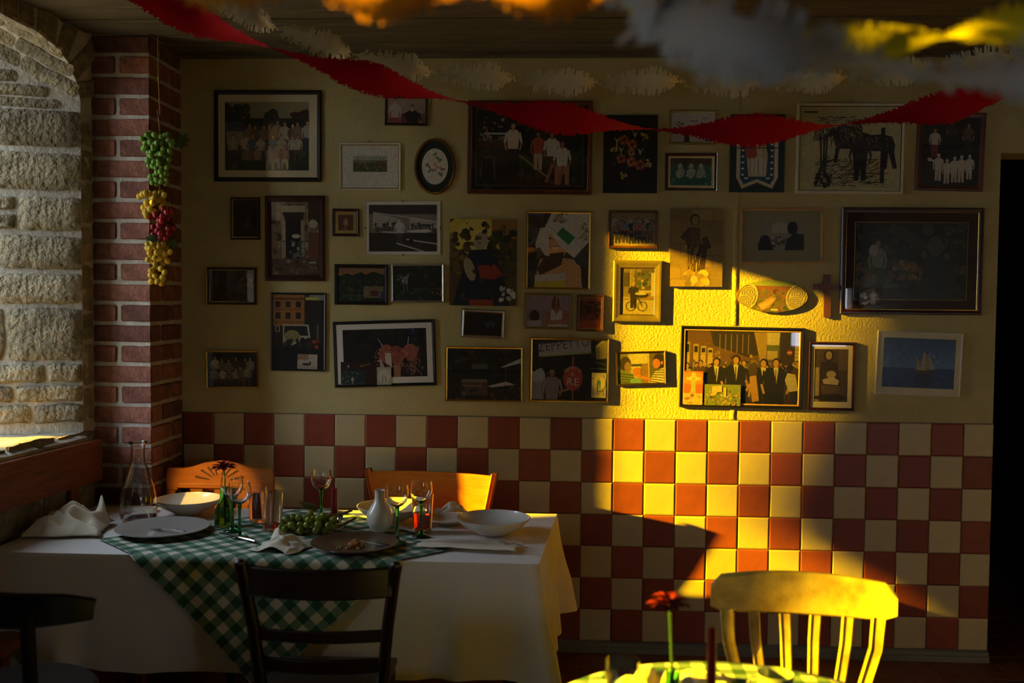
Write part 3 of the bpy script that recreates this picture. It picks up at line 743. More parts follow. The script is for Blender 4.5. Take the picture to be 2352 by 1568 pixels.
def a_icon(w, h):
    a = Art(w, h, '12201c', 8); a.poly([(.12, .1), (.2, .03), (.8, .03), (.88, .1), (.88, .82), (.78, .96), (.5, .88), (.22, .96), (.12, .82)], 'c2a878')
    a.poly([(.19, .12), (.25, .07), (.75, .07), (.81, .12), (.81, .82), (.74, .9), (.5, .83), (.26, .9), (.19, .82)], '1c3440')
    for q in (0, 1):
        for i in range(9): a.ell(.235 + q*.53, .15+i*.078, .022, .013, 'd0c4a4', 9)
    for i in range(5): a.ell(.3+i*.1, .82-(.03 if i in (1, 2, 3) else 0), .03, .012, 'd0c4a4', 9)
    a.poly([(.35, .12), (.62, .12), (.7, .5), (.66, .8), (.34, .8), (.3, .5)], 'b59a70'); a.ell(.47, .14, .07, .085, 'c8a680'); a.poly([(.28, .42), (.45, .33), (.5, .52), (.44, .6), (.3, .55)], '9a3a2a'); a.poly([(.44, .08), (.56, .08), (.54, .32), (.46, .38)], '8c3020')
    a.rect(.38, .56, .66, .77, 'c8b48a'); a.line(.52, .56, .52, .77, .008, '3a2c1c'); a.line(.62, .2, .74, .6, .03, '16241e'); a.line(.12, .43, .88, .43, .012, '14120e')
    for u in (.36, .43, .6, .66): a.line(u, .2, u+.02, .78, .006, '4a3420')
    for P in (((.12, .82), (.22, .96)), ((.22, .96), (.5, .88)), ((.5, .88), (.78, .96)), ((.78, .96), (.88, .82))): a.line(*P[0], *P[1], .012, '4a2c1a')
    return a
def a_horses(w, h):
    a = Art(w, h, 'c3b26f', 9, 1.5); ink = ('1a150e', '231c12'); a.rect(.03, .055, .17, .08, '4a4026')
    def horse(u, v, s, sg):
        k = a.h/a.w; P = [(-.5, -.1), (-.42, -.3), (-.2, -.36), (.1, -.34), (.3, -.42), (.42, -.6), (.55, -.56), (.62, -.36), (.52, -.3), (.46, -.36), (.4, -.12), (.36, .0), (.42, .5), (.32, .5), (.24, .06), (-.15, .06), (-.2, .5), (-.3, .5), (-.34, .1), (-.46, .5), (-.56, .48), (-.48, .1)]
        a.poly([(u+k*s*sg*x, v+s*y) for x, y in P], ink[0])
        a.strokes(26, u-k*s*.4, v-.3*s, u+k*s*.3, v, .09*s, .006, ('a4945a', '8a7a48'), 1.1, .6)
    a.poly([(.16, .62), (.3, .6), (.82, .62), (.85, .95), (.16, .95)], 'b3a262'); a.strokes(170, .15, .62, .82, .95, .13, .008, ink, -.25, .4)
    for u in (.2, .24, .27): a.line(u, .33, .24+(u-.24)*.5, .78, .022, ink[0])
    a.strokes(60, .13, .2, .33, .42, .1, .008, ink, .8, 1.5); a.strokes(40, .15, .12, .7, .2, .12, .006, ink, .05, .2); a.line(.23, .65, .16, .95, .03, ink[1]); a.line(.23, .7, .3, .95, .03, ink[1])
    horse(.47, .48, .38, -1); horse(.74, .5, .48, -1); a.rect(.8, .25, .84, .9, ink[0]); a.person(.6, .88, .52, '1f1910', '1a150e', '2c2418', '14100a', w=1.3)
    a.ell(.43, .3, .1, .09, ink[1]); a.ell(.55, .27, .08, .08, ink[1]); a.strokes(40, .38, .2, .6, .36, .08, .006, ('b3a262', '9a8a50'), .9, .8); a.blobs(30, .16, .8, .32, .95, .01, .03, ink); return a
def a_steps(w, h):
    a = Art(w, h, '1a1a14', 10)
    for i in range(12): a.rect(0, .1+i*.075, 1, .12+i*.075, '232318' if i % 2 else '121210')
    a.person(.22, .58, .42, 'b0a08c', '6a2c26', '8f6248'); a.person(.8, .5, .42, '4a3a30', '2a2420', '8f6248'); a.person(.5, .4, .36, '302c26', '201c18', '7a5a44')
    for u, v, q in ((.3, .93, .4), (.45, .97, .36), (.58, .95, .38), (.7, .95, .4), (.84, .9, .36)): a.person(u, v, q, 'c0b090', 'b8a888', 'c4b494', 'a89878')
    a.ell(.14, .62, .03, .03, 'b8a888'); a.line(.14, .62, .28, .66, .03, 'c0b090'); return a
def a_night(w, h):
    a = Art(w, h, '0d0a08', 11); a.blobs(20, 0, 0, 1, 1, .04, .1, ('120d0a', '0a0806', '17100c')); a.person(.62, .95, .5, '2a201a', '1a120e', '5c4030'); a.rect(.1, .5, .4, .52, '241a12'); return a
def a_doorway(w, h):
    a = Art(w, h, '5c4c36', 12); a.blobs(90, 0, 0, 1, 1, .02, .08, ('4a3c2a', '6a583e', '3c3022', '7a684a')); a.rect(0, 0, .1, .3, '2a2018'); a.rect(.78, 0, 1, .28, '261c15'); a.rect(.2, .05, .72, .14, '8f7f5c')
    a.poly([(.23, .14), (.7, .14), (.66, .25), (.3, .25)], '1c1610'); a.rect(.3, .24, .62, .78, '0f0c09'); a.rect(.22, .25, .3, .78, '8a7a58'); a.rect(.62, .25, .7, .6, '77684c'); a.ell(.88, .3, .06, .06, '9a8a6a')
    a.rect(.78, .42, 1, .8, '4a2c22'); a.rect(0, .78, 1, 1, '3a2c20'); a.blobs(60, 0, .78, 1, 1, .015, .035, ('4a3a2a', '2a2016', '5a4834')); a.ell(.52, .47, .06, .03, '9a907a')
    for i in range(10): a.rect(.2+i*.055, .54, .21+i*.055, .78, '1a1510')
    a.line(.2, .54, .76, .54, .01, '1a1510'); a.blobs(12, .4, .55, .65, .75, .02, .04, ('3a3a34', '6a6658', '2a2a24')); a.rect(.8, .82, .95, .84, '8a8070'); return a
def a_tiny(w, h):
    a = Art(w, h, '4a3022', 13); a.blobs(14, 0, .5, 1, 1, .06, .12, ('3a2418', '5a3c2a')); a.person(.5, 1, .85, '8a6a4c', '6a4a34', 'a47c58'); return a
def a_hall(w, h):
    a = Art(w, h, '5d584c', 14); a.rect(0, 0, 1, .2, '2c2924'); a.poly([(.06, .16), (.45, .3), (.45, .5), (.06, .5)], '8a8474'); a.poly([(.6, .28), (1, .36), (1, .5), (.6, .5)], '8a8474'); a.rect(0, .6, 1, 1, '24211c')
    a.line(.06, .16, 1, .36, .014, 'b0aa98'); a.crowd(9, .1, .4, .58, .24, ('3a3630', '8a8678', '26231f'), sk=('9a9484',)); a.crowd(9, .62, 1, .58, .22, ('3a3630', '9a9686', '26231f'), sk=('9a9484',))
    a.line(.2, .58, .5, .6, .03, 'aaa492'); a.poly([(.56, .55), (.86, .52), (.92, .56), (.86, .6), (.56, .59)], 'b4ae9c'); a.person(.45, .84, .56, 'a8a292', '33302a', 'a09a8a'); a.line(.4, .82, .8, 1, .03, '98927f'); a.line(.55, .74, 1, .84, .03, '98927f'); a.ell(.62, .78, .05, .05, '0f0e0c'); a.strokes(40, 0, .62, 1, 1, .15, .006, ('35312b', '1a1815'), .3, .2); return a
def a_plainpaint(w, h):   # plain stand-in for a known painting: the same colours, nothing more
    a = Art(w, h, '3a2c16', 15); a.ell(.42, .16, .36, .26, 'a88a2c'); a.ell(.42, .18, .26, .19, 'b89a3a'); a.poly([(.62, 0), (1, 0), (1, .22), (.62, .26)], '6a4a20'); a.blobs(60, .62, .15, 1, .6, .02, .06, ('20240f', '2c2c14', '3a3018')); a.blobs(40, 0, .15, .3, .6, .02, .06, ('2c2412', '3a2e18', '54421c'))
    a.poly([(.3, .36), (.66, .34), (.86, .8), (.9, 1), (.05, 1), (.15, .7)], '141820'); a.ell(.47, .25, .08, .11, '7c6e54', 16, .4); a.poly([(.42, .54), (.68, .52), (.8, .64), (.66, .7), (.46, .68)], '6a2416'); a.ell(.3, .58, .06, .14, '75664e', 16, -.3); a.blobs(50, 0, .05, 1, 1, .01, .035, ('2a2412', '1a1a1c', '4a3a1c', '141820', '3c2414')); a.blobs(16, .76, .78, .98, .95, .02, .035, ('a8a890', '8c9078')); a.rect(.3, .93, .66, 1, '6a2818'); return a
def a_selfie(w, h):
    a = Art(w, h, '2c2520', 16); a.blobs(30, 0, .3, .35, .9, .05, .12, ('2a2622', '3a342e', '1c1916')); a.rect(0, 0, .25, .04, '30305c')
    a.poly([(.2, .62), (.42, .58), (.75, .62), (.88, .75), (.88, 1), (.1, 1)], 'b87a4c'); a.ell(.45, .4, .19, .22, 'b4764e'); a.poly([(.3, .55), (.6, .52), (.55, .7), (.2, .84), (.16, .75)], '3a261c'); a.ell(.36, .34, .02, .01, '2a1a12')
    a.poly([(.37, .455), (.55, .45), (.46, .5)], 'd0c0b0'); a.line(.36, .45, .56, .445, .01, '7a3028')
    a.poly([(.12, .42), (.2, .2), (.36, .18), (.34, .4), (.36, .58), (.28, .57), (.2, .46), (.13, .48)], 'b8ae9a'); a.poly([(.38, 0), (1, 0), (1, .38), (.76, .6), (.54, .45), (.28, .18)], 'c4bca8')
    a.poly([(.565, .19), (.775, .325), (.665, .43), (.465, .28)], '1c5a3a'); a.blobs(26, .42, 0, .65, .12, .015, .03, ('8a7a58', '6a5a40', '9a8a68')); a.blobs(30, .83, .14, 1, .36, .015, .03, ('8a7a58', '6a5a40', '9a8a68'))
    for i in range(9): a.line(.29+i*.022, .14+i*.012, .275+i*.022, .165+i*.012, .006, '3a6a4c'); a.line(.78+i*.014, .37+i*.013, .765+i*.014, .385+i*.013, .005, '3a6a4c')
    a.poly([(.12, .84), (.62, .8), (.62, 1), (.12, 1)], 'b0a694'); a.poly([(.12, .93), (.62, .9), (.62, 1), (.12, 1)], 'b89c20'); a.poly([(.68, .66), (.86, .7), (.9, 1), (.68, 1)], 'c08048'); return a
def a_class(w, h):
    a = Art(w, h, '8a7448', 17); a.rect(0, 0, 1, .3, '6a5a3c'); a.crowd(10, .03, .97, .62, .5, ('8a3a2c', '3a4a6a', '9a8f7c', '3c3a38', '5a5a4a', '6a4030')); a.crowd(10, .03, .97, .75, .5, ('b0a898', '2c2a30', '4a5a7a', 'a03c2c', '6a6a62')); a.crowd(8, .06, .94, .92, .44, ('2a2a30', 'b4a898', '5a4a40', '30384a'), sit=True); return a
def a_statue(w, h):
    a = Art(w, h, '9a7a3e', 18, 1.0)
    for j in range(7):
        a.rect(0, j*.15, 1, j*.15+.006, '6e5428')
        for i in range(3): a.rect((i*.4+.2*(j % 2)), j*.15, (i*.4+.2*(j % 2))+.008, j*.15+.15, '6e5428'); a.rect((i*.4+.2*(j % 2))+.01, j*.15+.01, (i*.4+.2*(j % 2))+.38, j*.15+.14, a.shade('9c7c40', .85+.25*((i*3+j*5) % 4)/3))
    b, g = '4a3218', 'b08a3c'
    a.poly([(.34, .24), (.58, .24), (.7, .36), (.78, .5), (.7, .52), (.66, .8), (.34, .82), (.32, .46), (.22, .36)], b); a.ell(.46, .14, .062, .078, '34220f'); a.ell(.465, .15, .045, .06, '9a7440'); a.line(.45, .21, .47, .26, .05, '8a6636'); a.poly([(.36, .25), (.56, .24), (.6, .3), (.56, .44), (.36, .44), (.33, .32)], '5e4222'); a.strokes(16, .34, .26, .6, .42, .08, .008, ('7a5a2e', '2a1a0c', '8f6c38'), 1.3, .5); a.line(.3, .3, .22, .38, .05, b); a.line(.22, .38, .4, .4, .04, '5a4020')
    a.strokes(46, .33, .42, .62, .74, .16, .014, ('b08a3c', '8a6a30', '5a4220', 'c49c50', '3a2814'), 1.65, .22)
    a.ell(.62, .19, .045, .05, '8a6a3a'); a.poly([(.56, .23), (.7, .24), (.68, .36), (.57, .38)], '93713c'); a.line(.58, .36, .6, .45, .03, '93713c'); a.line(.66, .33, .8, .36, .02, '93713c')
    a.blobs(26, .3, .82, .7, .97, .035, .06, ('c09a50', 'a8843e', '8a6a30')); a.ell(.46, .91, .05, .05, 'd0ae68'); return a
def a_window(w, h):
    a = Art(w, h, '6e6a54', 19); a.rect(.3, .05, .62, .4, '8f8a6c'); a.line(.46, .05, .46, .4, .015, '6a6450'); a.ell(.15, .72, .2, .26, '15140f'); a.poly([(0, .75), (.3, .75), (.34, 1), (0, 1)], '15140f'); a.ell(.75, .22, .18, .24, '14130f'); a.poly([(.62, .62), (.8, .4), (1, .45), (1, 1), (.58, 1)], '1c1a14'); a.rect(.28, .62, .6, .8, '4a4632'); a.blobs(14, .3, .5, .6, .9, .03, .06, ('7a7458', '2a281e', '918a6a')); return a
def a_market(w, h):
    a = Art(w, h, '14150f', 20, 1.7); a.blobs(90, 0, 0, 1, 1, .03, .1, ('171811', '20211a', '101009', '26241a', '2c2a20')); a.poly([(.1, .15), (.4, .02), (.75, .35), (.55, .32), (.3, .12)], '24251e'); a.person(.2, .85, .62, '55544a', '15140f', '6a5a48', '4a463c'); a.ell(.16, .36, .06, .08, '77756a')
    a.blobs(40, .3, .5, .65, .75, .02, .06, ('5a3c22', '4a2c1a', '60492a', '3a3a20')); a.blobs(25, 0, .55, .18, .8, .02, .05, ('4a3a20', '3a3018')); a.ell(.72, .3, .1, .14, '33332a'); a.poly([(.62, .45), (.85, .42), (.92, .7), (.9, 1), (.62, 1)], '1d211b'); a.rect(.26, .8, .4, .86, '2e3430'); a.blobs(20, .8, .05, 1, .5, .02, .05, ('2c2c20', '23241c')); return a
def a_dark2(w, h):
    a = Art(w, h, '17120e', 21); a.rect(0, 0, .38, 1, '1b0f0c'); a.rect(.38, 0, .6, .6, '2c3436'); a.blobs(30, .4, .3, 1, 1, .04, .1, ('2a2a26', '1c1c18', '3a2a20')); a.blobs(12, .6, .1, .95, .5, .04, .08, ('5a4020', '4a2c1a')); a.person(.68, 1, .7, '26302c', '1a1a18', '4a3828'); return a
def a_sunset(w, h):
    a = Art(w, h, '7a5230', 22); a.rect(0, 0, 1, .12, '6a4a34'); a.poly([(0, .25), (.2, .16), (.3, .22), (.5, .12), (.6, .2), (.75, .1), (1, .2), (1, 1), (0, 1)], '171c14'); a.blobs(50, 0, .3, .5, 1, .04, .1, ('1c2a1a', '22301c', '141c12')); a.blobs(30, .4, .3, 1, .6, .03, .06, ('20221c', '2a2a24', '181a18')); a.rect(.55, .55, .98, .9, '5a4c34'); a.rect(.7, .68, .88, .85, '3c2018'); a.rect(.92, .7, 1, .92, '20284a'); a.rect(.1, .82, .55, .84, '3a443c'); return a
def a_bird(w, h):
    a = Art(w, h, '171a14', 23); a.blobs(70, 0, 0, 1, 1, .03, .09, ('141812', '20241a', '1a1c16', '282a20')); a.ell(.24, .42, .1, .1, '6a5c4a'); a.ell(.3, .3, .04, .1, '5a4c3c', rot=.4); a.line(.22, .5, .22, .75, .02, '5a4c3c'); a.line(.28, .5, .3, .72, .02, '5a4c3c'); a.blobs(10, .1, .3, .3, .5, .02, .04, ('857660', '6a5c4a')); a.rect(.4, .65, .95, .67, '33382c'); a.blobs(10, .8, .68, 1, .85, .02, .04, ('6a4a2c', '5a3c28')); return a
def a_street(w, h):
    a = Art(w, h, '1c1510', 24); a.rect(0, 0, .62, .42, '7a4a22'); a.rect(.62, 0, 1, .6, '1a1714'); a.rect(0, .04, .62, .07, '4a2c14'); a.rect(0, .19, .62, .205, '5a3618'); a.rect(0, .36, .62, .38, '5a3618')
    for j in range(2):
        for i in range(3): a.rect(.05+i*.2, .09+j*.15, .15+i*.2, .17+j*.155, '1c120b')
    a.rect(.72, .0, 1, .07, '6a7068'); a.rect(.64, .03, .9, .07, '9a9a3c'); a.rect(.05, .42, .14, .5, '8a7a5a'); a.rect(.07, .43, .12, .49, '16120e')
    a.poly([(.2, .4), (.7, .4), (.74, .6), (.72, .68), (.2, .68)], '8f8568'); a.poly([(.23, .42), (.67, .42), (.7, .55), (.22, .55)], '14120f'); a.ell(.38, .56, .11, .085, '6a6038'); a.blobs(30, .2, .6, .75, .75, .02, .05, ('12100c', '1c1812', '26201a')); a.rect(.86, .4, .9, .6, '4a4438'); a.blobs(10, .75, .6, .9, .75, .02, .03, ('6a2418', '4a1c14')); a.rect(0, .72, 1, 1, '100e0b'); return a
def a_cow(w, h):
    a = Art(w, h, '15120f', 25); a.blobs(50, 0, 0, 1, 1, .05, .14, ('120f0c', '1b1813', '171611')); a.rect(.63, 0, .66, .4, '0e0c0a'); a.blobs(6, .78, .0, .86, .25, .03, .05, ('20264a', '181c36'))
    a.ell(.52, .52, .16, .2, '7a3a2c'); a.ell(.8, .5, .16, .18, '7c4034'); a.ell(.64, .55, .16, .2, '6a3024'); a.strokes(160, .36, .36, .92, .8, .1, .014, ('8c4838', '7a3a2c', '96584a', '5c281e', 'a06a58'), 1.4, .7); a.poly([(.5, .5), (.57, .5), (.58, .8), (.5, .7)], 'a89684'); a.poly([(.35, .7), (.45, .62), (.5, .85), (.4, .84)], '9a8474')
    a.rect(.6, .75, .68, 1, '7a5034'); a.ell(.74, .66, .04, .05, '1a0f0c'); a.line(.42, .2, .475, .35, .012, 'b0aca0'); a.line(.45, .28, .475, .36, .016, '9a968a'); a.line(.79, .17, .775, .34, .012, 'b0aca0'); a.strokes(30, .75, .7, .95, .92, .08, .012, ('7a5048', '8a6a60'), 1.4, .4); return a
def a_blue(w, h):
    a = Art(w, h, '14110f', 26); a.blobs(24, 0, 0, 1, 1, .06, .15, ('17130f', '1e1814', '0e0c0b')); a.blobs(8, .5, .3, .8, .6, .05, .1, ('23264a', '1c2034', '2c2c40')); return a
def a_vest(w, h):
    a = Art(w, h, '6a5560', 27); a.rect(0, 0, 1, .45, '75606a'); a.ell(.68, .26, .13, .26, '4a2a1c'); a.line(.7, .0, .69, .6, .03, '8a6a44'); a.poly([(.45, .55), (.62, .42), (.78, .42), (1, .5), (1, 1), (.45, 1)], '7a4a30'); a.poly([(.56, .5), (.62, .44), (.7, .6), (.78, .44), (.84, .5), (.84, 1), (.56, 1)], 'aa9c94'); a.ell(.18, .66, .16, .2, '2c1a14'); a.rect(0, .8, .35, 1, '8a7c7c'); a.poly([(.5, .8), (.95, .74), (1, .86), (.55, .95)], '82503a'); a.rect(.5, .93, 1, 1, 'a49894'); return a
def a_redland(w, h):
    a = Art(w, h, '5a2c16', 28); a.blobs(40, 0, 0, 1, .6, .04, .12, ('3a1c10', '2a140c', '4a2412')); a.rect(0, .75, 1, 1, '8a3414'); a.strokes(60, 0, .6, 1, 1, .1, .02, ('8a3010', '6a260e', 'a04418'), -1.2, .5); a.rect(0, 0, 1, .1, '6a3418'); return a
def a_bicycle(w, h):
    a = Art(w, h, 'b59a58', 29, 1.0); a.rect(0, .7, 1, 1, 'b8a060'); a.rect(.02, 0, .28, .62, '7a6a40'); a.rect(.3, 0, .38, .68, '8a7644'); a.rect(.4, .02, .98, .48, '5c5030'); a.blobs(50, .42, .05, .95, .45, .02, .05, ('8a6a38', '6a5430', 'a08850', '4a4028', '3a5048')); a.rect(.06, .1, .24, .4, '4a4028'); a.rect(.4, .48, 1, .52, 'c4ac70'); a.rect(.4, .52, 1, .66, '9a6a30'); a.rect(0, .66, 1, .68, '7a6838')
    a.person(.38, .86, .56, '2a2218', '241d14', 'a8825a', '9a9080'); a.ell(.62, .58, .16, .06, '2a2416'); a.ell(.6, .55, .13, .03, 'c8b88a')
    for u in (.3, .64):
        for i in range(16):
            t, t2 = i*.3927, (i+1)*.3927; k = a.h/a.w; a.line(u+k*.1*math.cos(t), .82+.1*math.sin(t), u+k*.1*math.cos(t2), .82+.1*math.sin(t2), .012, '30281a')
    a.line(.3, .82, .5, .62, .014, '30281a'); a.line(.64, .82, .5, .62, .014, '30281a'); a.rect(.9, .1, 1, .6, 'c8b070'); return a
def a_slice(w, h):
    a = Art(w, h, '6a5a24', 30, 1.1); a.rect(0, 0, 1, .28, '8a9a3a'); a.rect(0, .18, 1, .36, '7a4a24'); a.blobs(70, .2, .3, .8, 1, .04, .1, ('5a6424', '6a4a22', '4a5420', '7a5a2c', '3c4a1c')); a.poly([(.3, .75), (.48, .5), (.56, .55), (.46, .85), (.34, .95)], 'a87a34'); a.poly([(.3, .8), (.5, .58), (.52, .62), (.38, .9)], 'c2995a'); a.line(.55, .35, .75, .6, .06, '8a4a20'); a.rect(.48, .88, .58, .94, 'd0b868')
    for u in (.14, .84):
        for q, (du, dv, r_) in enumerate(((0, 0, 1), (.02, -.12, .6), (-.02, .16, .55))):
            for i in range(7): a.ell(u+du, .52+dv, (.33-.045*i)*r_, (.42-.058*i)*r_, 'c8b478' if i % 2 == 0 else '6a5826', 18, .3+q)
    return a
def a_family(w, h):
    a = Art(w, h, '14110d', 31); a.blobs(30, 0, 0, 1, .4, .04, .1, ('171410', '201c14')); a.crowd(6, .05, .95, .75, .6, ('5a5244', '8a8270', '2a2620'), sk=('7a6a54',)); a.crowd(6, .1, .9, .98, .55, ('8f8672', '4a443a', '6a6252'), sk=('7a6a54',), sit=True); return a
def a_umbrella(w, h):
    a = Art(w, h, '16150f', 32); a.blobs(70, 0, 0, 1, .45, .04, .09, ('1c1c16', '25251e', '11110d')); a.rect(.33, .3, .55, .4, '3c3a34'); a.rect(0, .42, 1, .48, '0d0c0a'); a.poly([(.72, .36), (1, .18), (1, .27), (.78, .36)], '9a9690'); a.rect(.79, .36, .8, .7, '3a3830'); a.poly([(.55, .73), (.8, .64), (.93, .7), (.6, .76)], '9a8a88'); a.rect(.19, .62, .55, .92, '3a2c22'); a.rect(.2, .6, .54, .66, '5a4c3e'); a.blobs(50, 0, .72, 1, 1, .02, .05, ('33261e', '241c16', '4a382c', '1a1512')); a.rect(.22, .72, .48, .74, '6a5a4a'); return a
def a_zeppetto(w, h):
    a = Art(w, h, '17140f', 33); a.blobs(60, 0, 0, 1, 1, .03, .09, ('14120d', '1e1a13', '25201a')); a.poly([(0, .52), (.14, .46), (.18, .6), (.16, 1), (0, 1)], '8b9090'); a.rect(.0, .7, .16, 1, '6a6a6c'); a.blobs(16, 0, .3, .2, .5, .04, .07, ('12160e', '1a1e14'))
    a.poly([(.08, .08), (.78, -.02), (.79, .2), (.09, .28)], '8a8578'); a.poly([(.1, .27), (.79, .19), (.79, .22), (.12, .29)], '7a7440'); a.text('ZEPPETTO', .43, .15, .155, '33305c', -.13, sx=.74)
    a.poly([(.84, .1), (.98, -.05), (1, -.05), (1, .3), (.86, .32)], '7a6a28'); a.line(.86, .12, .96, 0, .02, 'b09a3c'); a.line(.82, .36, .99, .4, .008, '6a6048'); a.line(.78, .47, 1, .48, .012, '4a5a4c')
    a.rect(.538, .27, .562, 1, '7a4028'); a.ell(.55, .64, .165, .205, '8f3320', 26)
    a.text('ZEPPETTO', .55, .64, .05, 'c8b8a0', arc=.15, sx=.75); a.text('IL', .55, .60, .06, 'd0c0a8'); a.text('RE', .55, .755, .12, 'd0c0a8', .06)
    a.person(.27, 1.25, .75, '6a5a60', '6a5a60', '6e4630', '8a5a40', w=1.2); a.line(.3, .9, .5, .82, .04, '7a4e38'); return a
def a_kids(w, h):
    a = Art(w, h, 'b8a050', 34, 1.0); a.rect(.25, 0, .65, .5, 'd4c070'); a.rect(.5, .35, .7, 1, '8a6428'); a.rect(.66, 0, .69, 1, 'c4a850'); a.rect(.69, 0, 1, 1, '5c5030'); a.rect(.0, 0, .22, .4, '7a7038'); a.rect(.3, .36, .52, .44, '3a4048')
    a.ell(.17, .36, .19, .26, '3c3018'); a.ell(.22, .46, .11, .18, '8a6a34'); a.poly([(0, .6), (.12, .55), (.34, .7), (.38, 1), (0, 1)], '6a7430')
    for i in range(4): a.line(0, .66+i*.09, .34, .74+i*.08, .03, '33401c')
    a.ell(.42, .62, .13, .15, 'c86a2c'); a.poly([(.28, .86), (.5, .82), (.52, 1), (.26, 1)], '6a9a84'); a.ell(.9, .28, .2, .25, '2a1c10'); a.ell(.84, .36, .13, .16, 'c8702c'); a.ell(.96, .34, .04, .06, 'c8702c'); a.poly([(.8, .62), (1, .5), (1, 1), (.7, 1), (.74, .78)], 'd8c89a')
    for i in range(6): a.line(.7+i*.02, .94-i*.07, .96+i*.02, 1.02-i*.09, .022, '1c1814')
    a.poly([(.74, .84), (.72, .94), (.45, .84), (.38, .76), (.44, .72)], 'cc742e'); return a
def a_crowd(w, h):
    a = Art(w, h, '5c4c20', 35, .8); a.poly([(0, 0), (.55, 0), (.66, .4), (.5, .44), (0, .4)], '6a4a20'); a.poly([(.22, 0), (.7, 0), (.68, .3), (.56, .36), (.25, .2)], '33280f'); a.poly([(.6, 0), (.72, 0), (.71, .42), (.66, .42)], 'a8863a'); a.poly([(.71, 0), (.83, 0), (.82, .2), (.72, .2)], 'd2bd88'); a.rect(.72, .18, .82, .34, '5a6430'); a.rect(.83, 0, .96, .5, '33290f'); a.rect(.96, 0, 1, .55, 'c0a458'); a.rect(.72, .26, .81, .38, 'b0985a')
    for i in range(10): a.rect(.96, .04+i*.05, 1, .048+i*.05, '6a5828')
    for i, u in enumerate((.0, .075, .14, .2)): a.rect(u, .16+i*.025, u+.045, .5, 'b89a4c'); a.rect(u+.008, .19+i*.025, u+.038, .3, '241c0c'); a.rect(u+.004, .34, u+.04, .48, 'd0a850')
    for i in range(6): a.rect(.3+i*.05, .04, .31+i*.05, .3, '7a6430')
    a.blobs(26, .25, .3, .7, .45, .01, .03, ('8a6a30', '3a2c14', 'b0903c', '4a3c1c')); a.ell(.915, .28, .035, .035, 'c03c1c', 16); a.rect(.895, .273, .935, .287, 'd8c8a0')
    a.rect(0, .5, 1, 1, '2c2410'); a.blobs(60, 0, .42, 1, .56, .012, .03, ('2a1e0e', 'b0803c', '1c140a', 'c08c48', '8a6430')); a.crowd(16, .0, 1, .95, .52, ('8a7a3c', '4a5a5c', 'b0a060', '5c3c20', '3c3418'), sk=('c08c48', 'b07c3c'))
    for u, v, q in ((.28, 1.12, .75), (.45, 1.15, .82), (.69, 1.15, .78), (.8, 1.18, .82)):
        a.person(u, v, q, '1c1a14', '17150f', 'c08848', '1a120a', w=1.25); t = v-q*.84; k = a.h/a.w; a.poly([(u-k*.035, t), (u+k*.035, t), (u+k*.01, t+.22)], 'd8cca0'); a.line(u, t+.03, u, t+.2, .014, '4a2c1c')
    a.poly([(.9, .56), (.97, .58), (1, .8), (.92, .82), (.88, .66)], 'd0bc88'); a.ell(.92, .5, .045, .06, '241a0e'); a.ell(.6, .54, .06, .1, '4a3a16'); a.poly([(.57, .62), (.63, .6), (.66, .95), (.6, .97)], 'c08848'); a.line(.59, .62, .57, .9, .03, 'c08848'); return a
def a_chairstat(w, h):
    a = Art(w, h, '4a3824', 36, 1.0); a.rect(0, .35, .15, 1, 'a08a60'); a.rect(.72, .0, 1, .4, '5a4630'); a.ell(.42, .13, .1, .12, '2c2014'); a.ell(.42, .12, .06, .08, '9a8060'); a.poly([(.2, .24), (.65, .24), (.72, .42), (.14, .42)], '2c2014'); a.poly([(.14, .4), (.72, .4), (.8, 1), (.2, 1)], '35281a'); a.ell(.5, .48, .09, .07, 'a89272'); a.poly([(.24, .58), (.55, .52), (.75, .6), (.7, .68), (.28, .66)], 'b8a484'); a.poly([(.2, .68), (.76, .7), (.82, .84), (.24, .86)], '57442e'); a.ell(.5, .92, .34, .05, '2a1f14'); return a
def a_ship(w, h):
    a = Art(w, h, '33527c', 37, 1.15)
    for i in range(8): a.rect(0, i*.075, 1, (i+1)*.075, tuple(x*(.78+.05*i) for x in hx('4a6c98')))
    a.blobs(20, 0, .3, 1, .56, .03, .06, ('5f7da0', '567497')); a.rect(0, .6, 1, 1, '26446e'); a.strokes(80, 0, .62, 1, 1, .12, .01, ('2e5080', '1f3a60', '35588a'), 0, .05)
    a.poly([(.43, .66), (.72, .65), (.69, .715), (.46, .715)], '4a3a24'); a.poly([(.46, .35), (.45, .64), (.53, .64), (.5, .45)], 'b09a70'); a.poly([(.56, .27), (.52, .64), (.62, .64), (.62, .35)], 'b8a278'); a.poly([(.63, .3), (.63, .62), (.73, .62), (.68, .45)], 'a8926a'); a.line(.47, .3, .47, .68, .01, '3a2c1c'); a.line(.6, .24, .6, .68, .01, '3a2c1c'); a.rect(.46, .72, .7, .95, '22304a'); a.strokes(20, .46, .72, .7, .95, .08, .01, ('6a6458', '4a4a50'), 0, .1); return a

GP = 'framed pictures covering the wall'
picture('picture', 'large black framed group photo on a lawn with cream mount', .271, 2.473, .525, .437, 0, .021, a_lawn, M_black, .012, 'cream', mws=(.032, .040, .034, .033), group=GP)
picture('picture', 'small dark framed snapshot of woman and child half behind red garland', .943, 2.594, .209, .144, 1, .012, a_couple, M_black, .011, outer=M_silver, lip=M_gold, group=GP)
picture('picture', 'pale gold framed small landscape print with wide cream margin', .769, 2.328, .297, .228, 0, .009, a_smallland, M_cream, .010, lip=M_goldd, hang=True, group=GP)
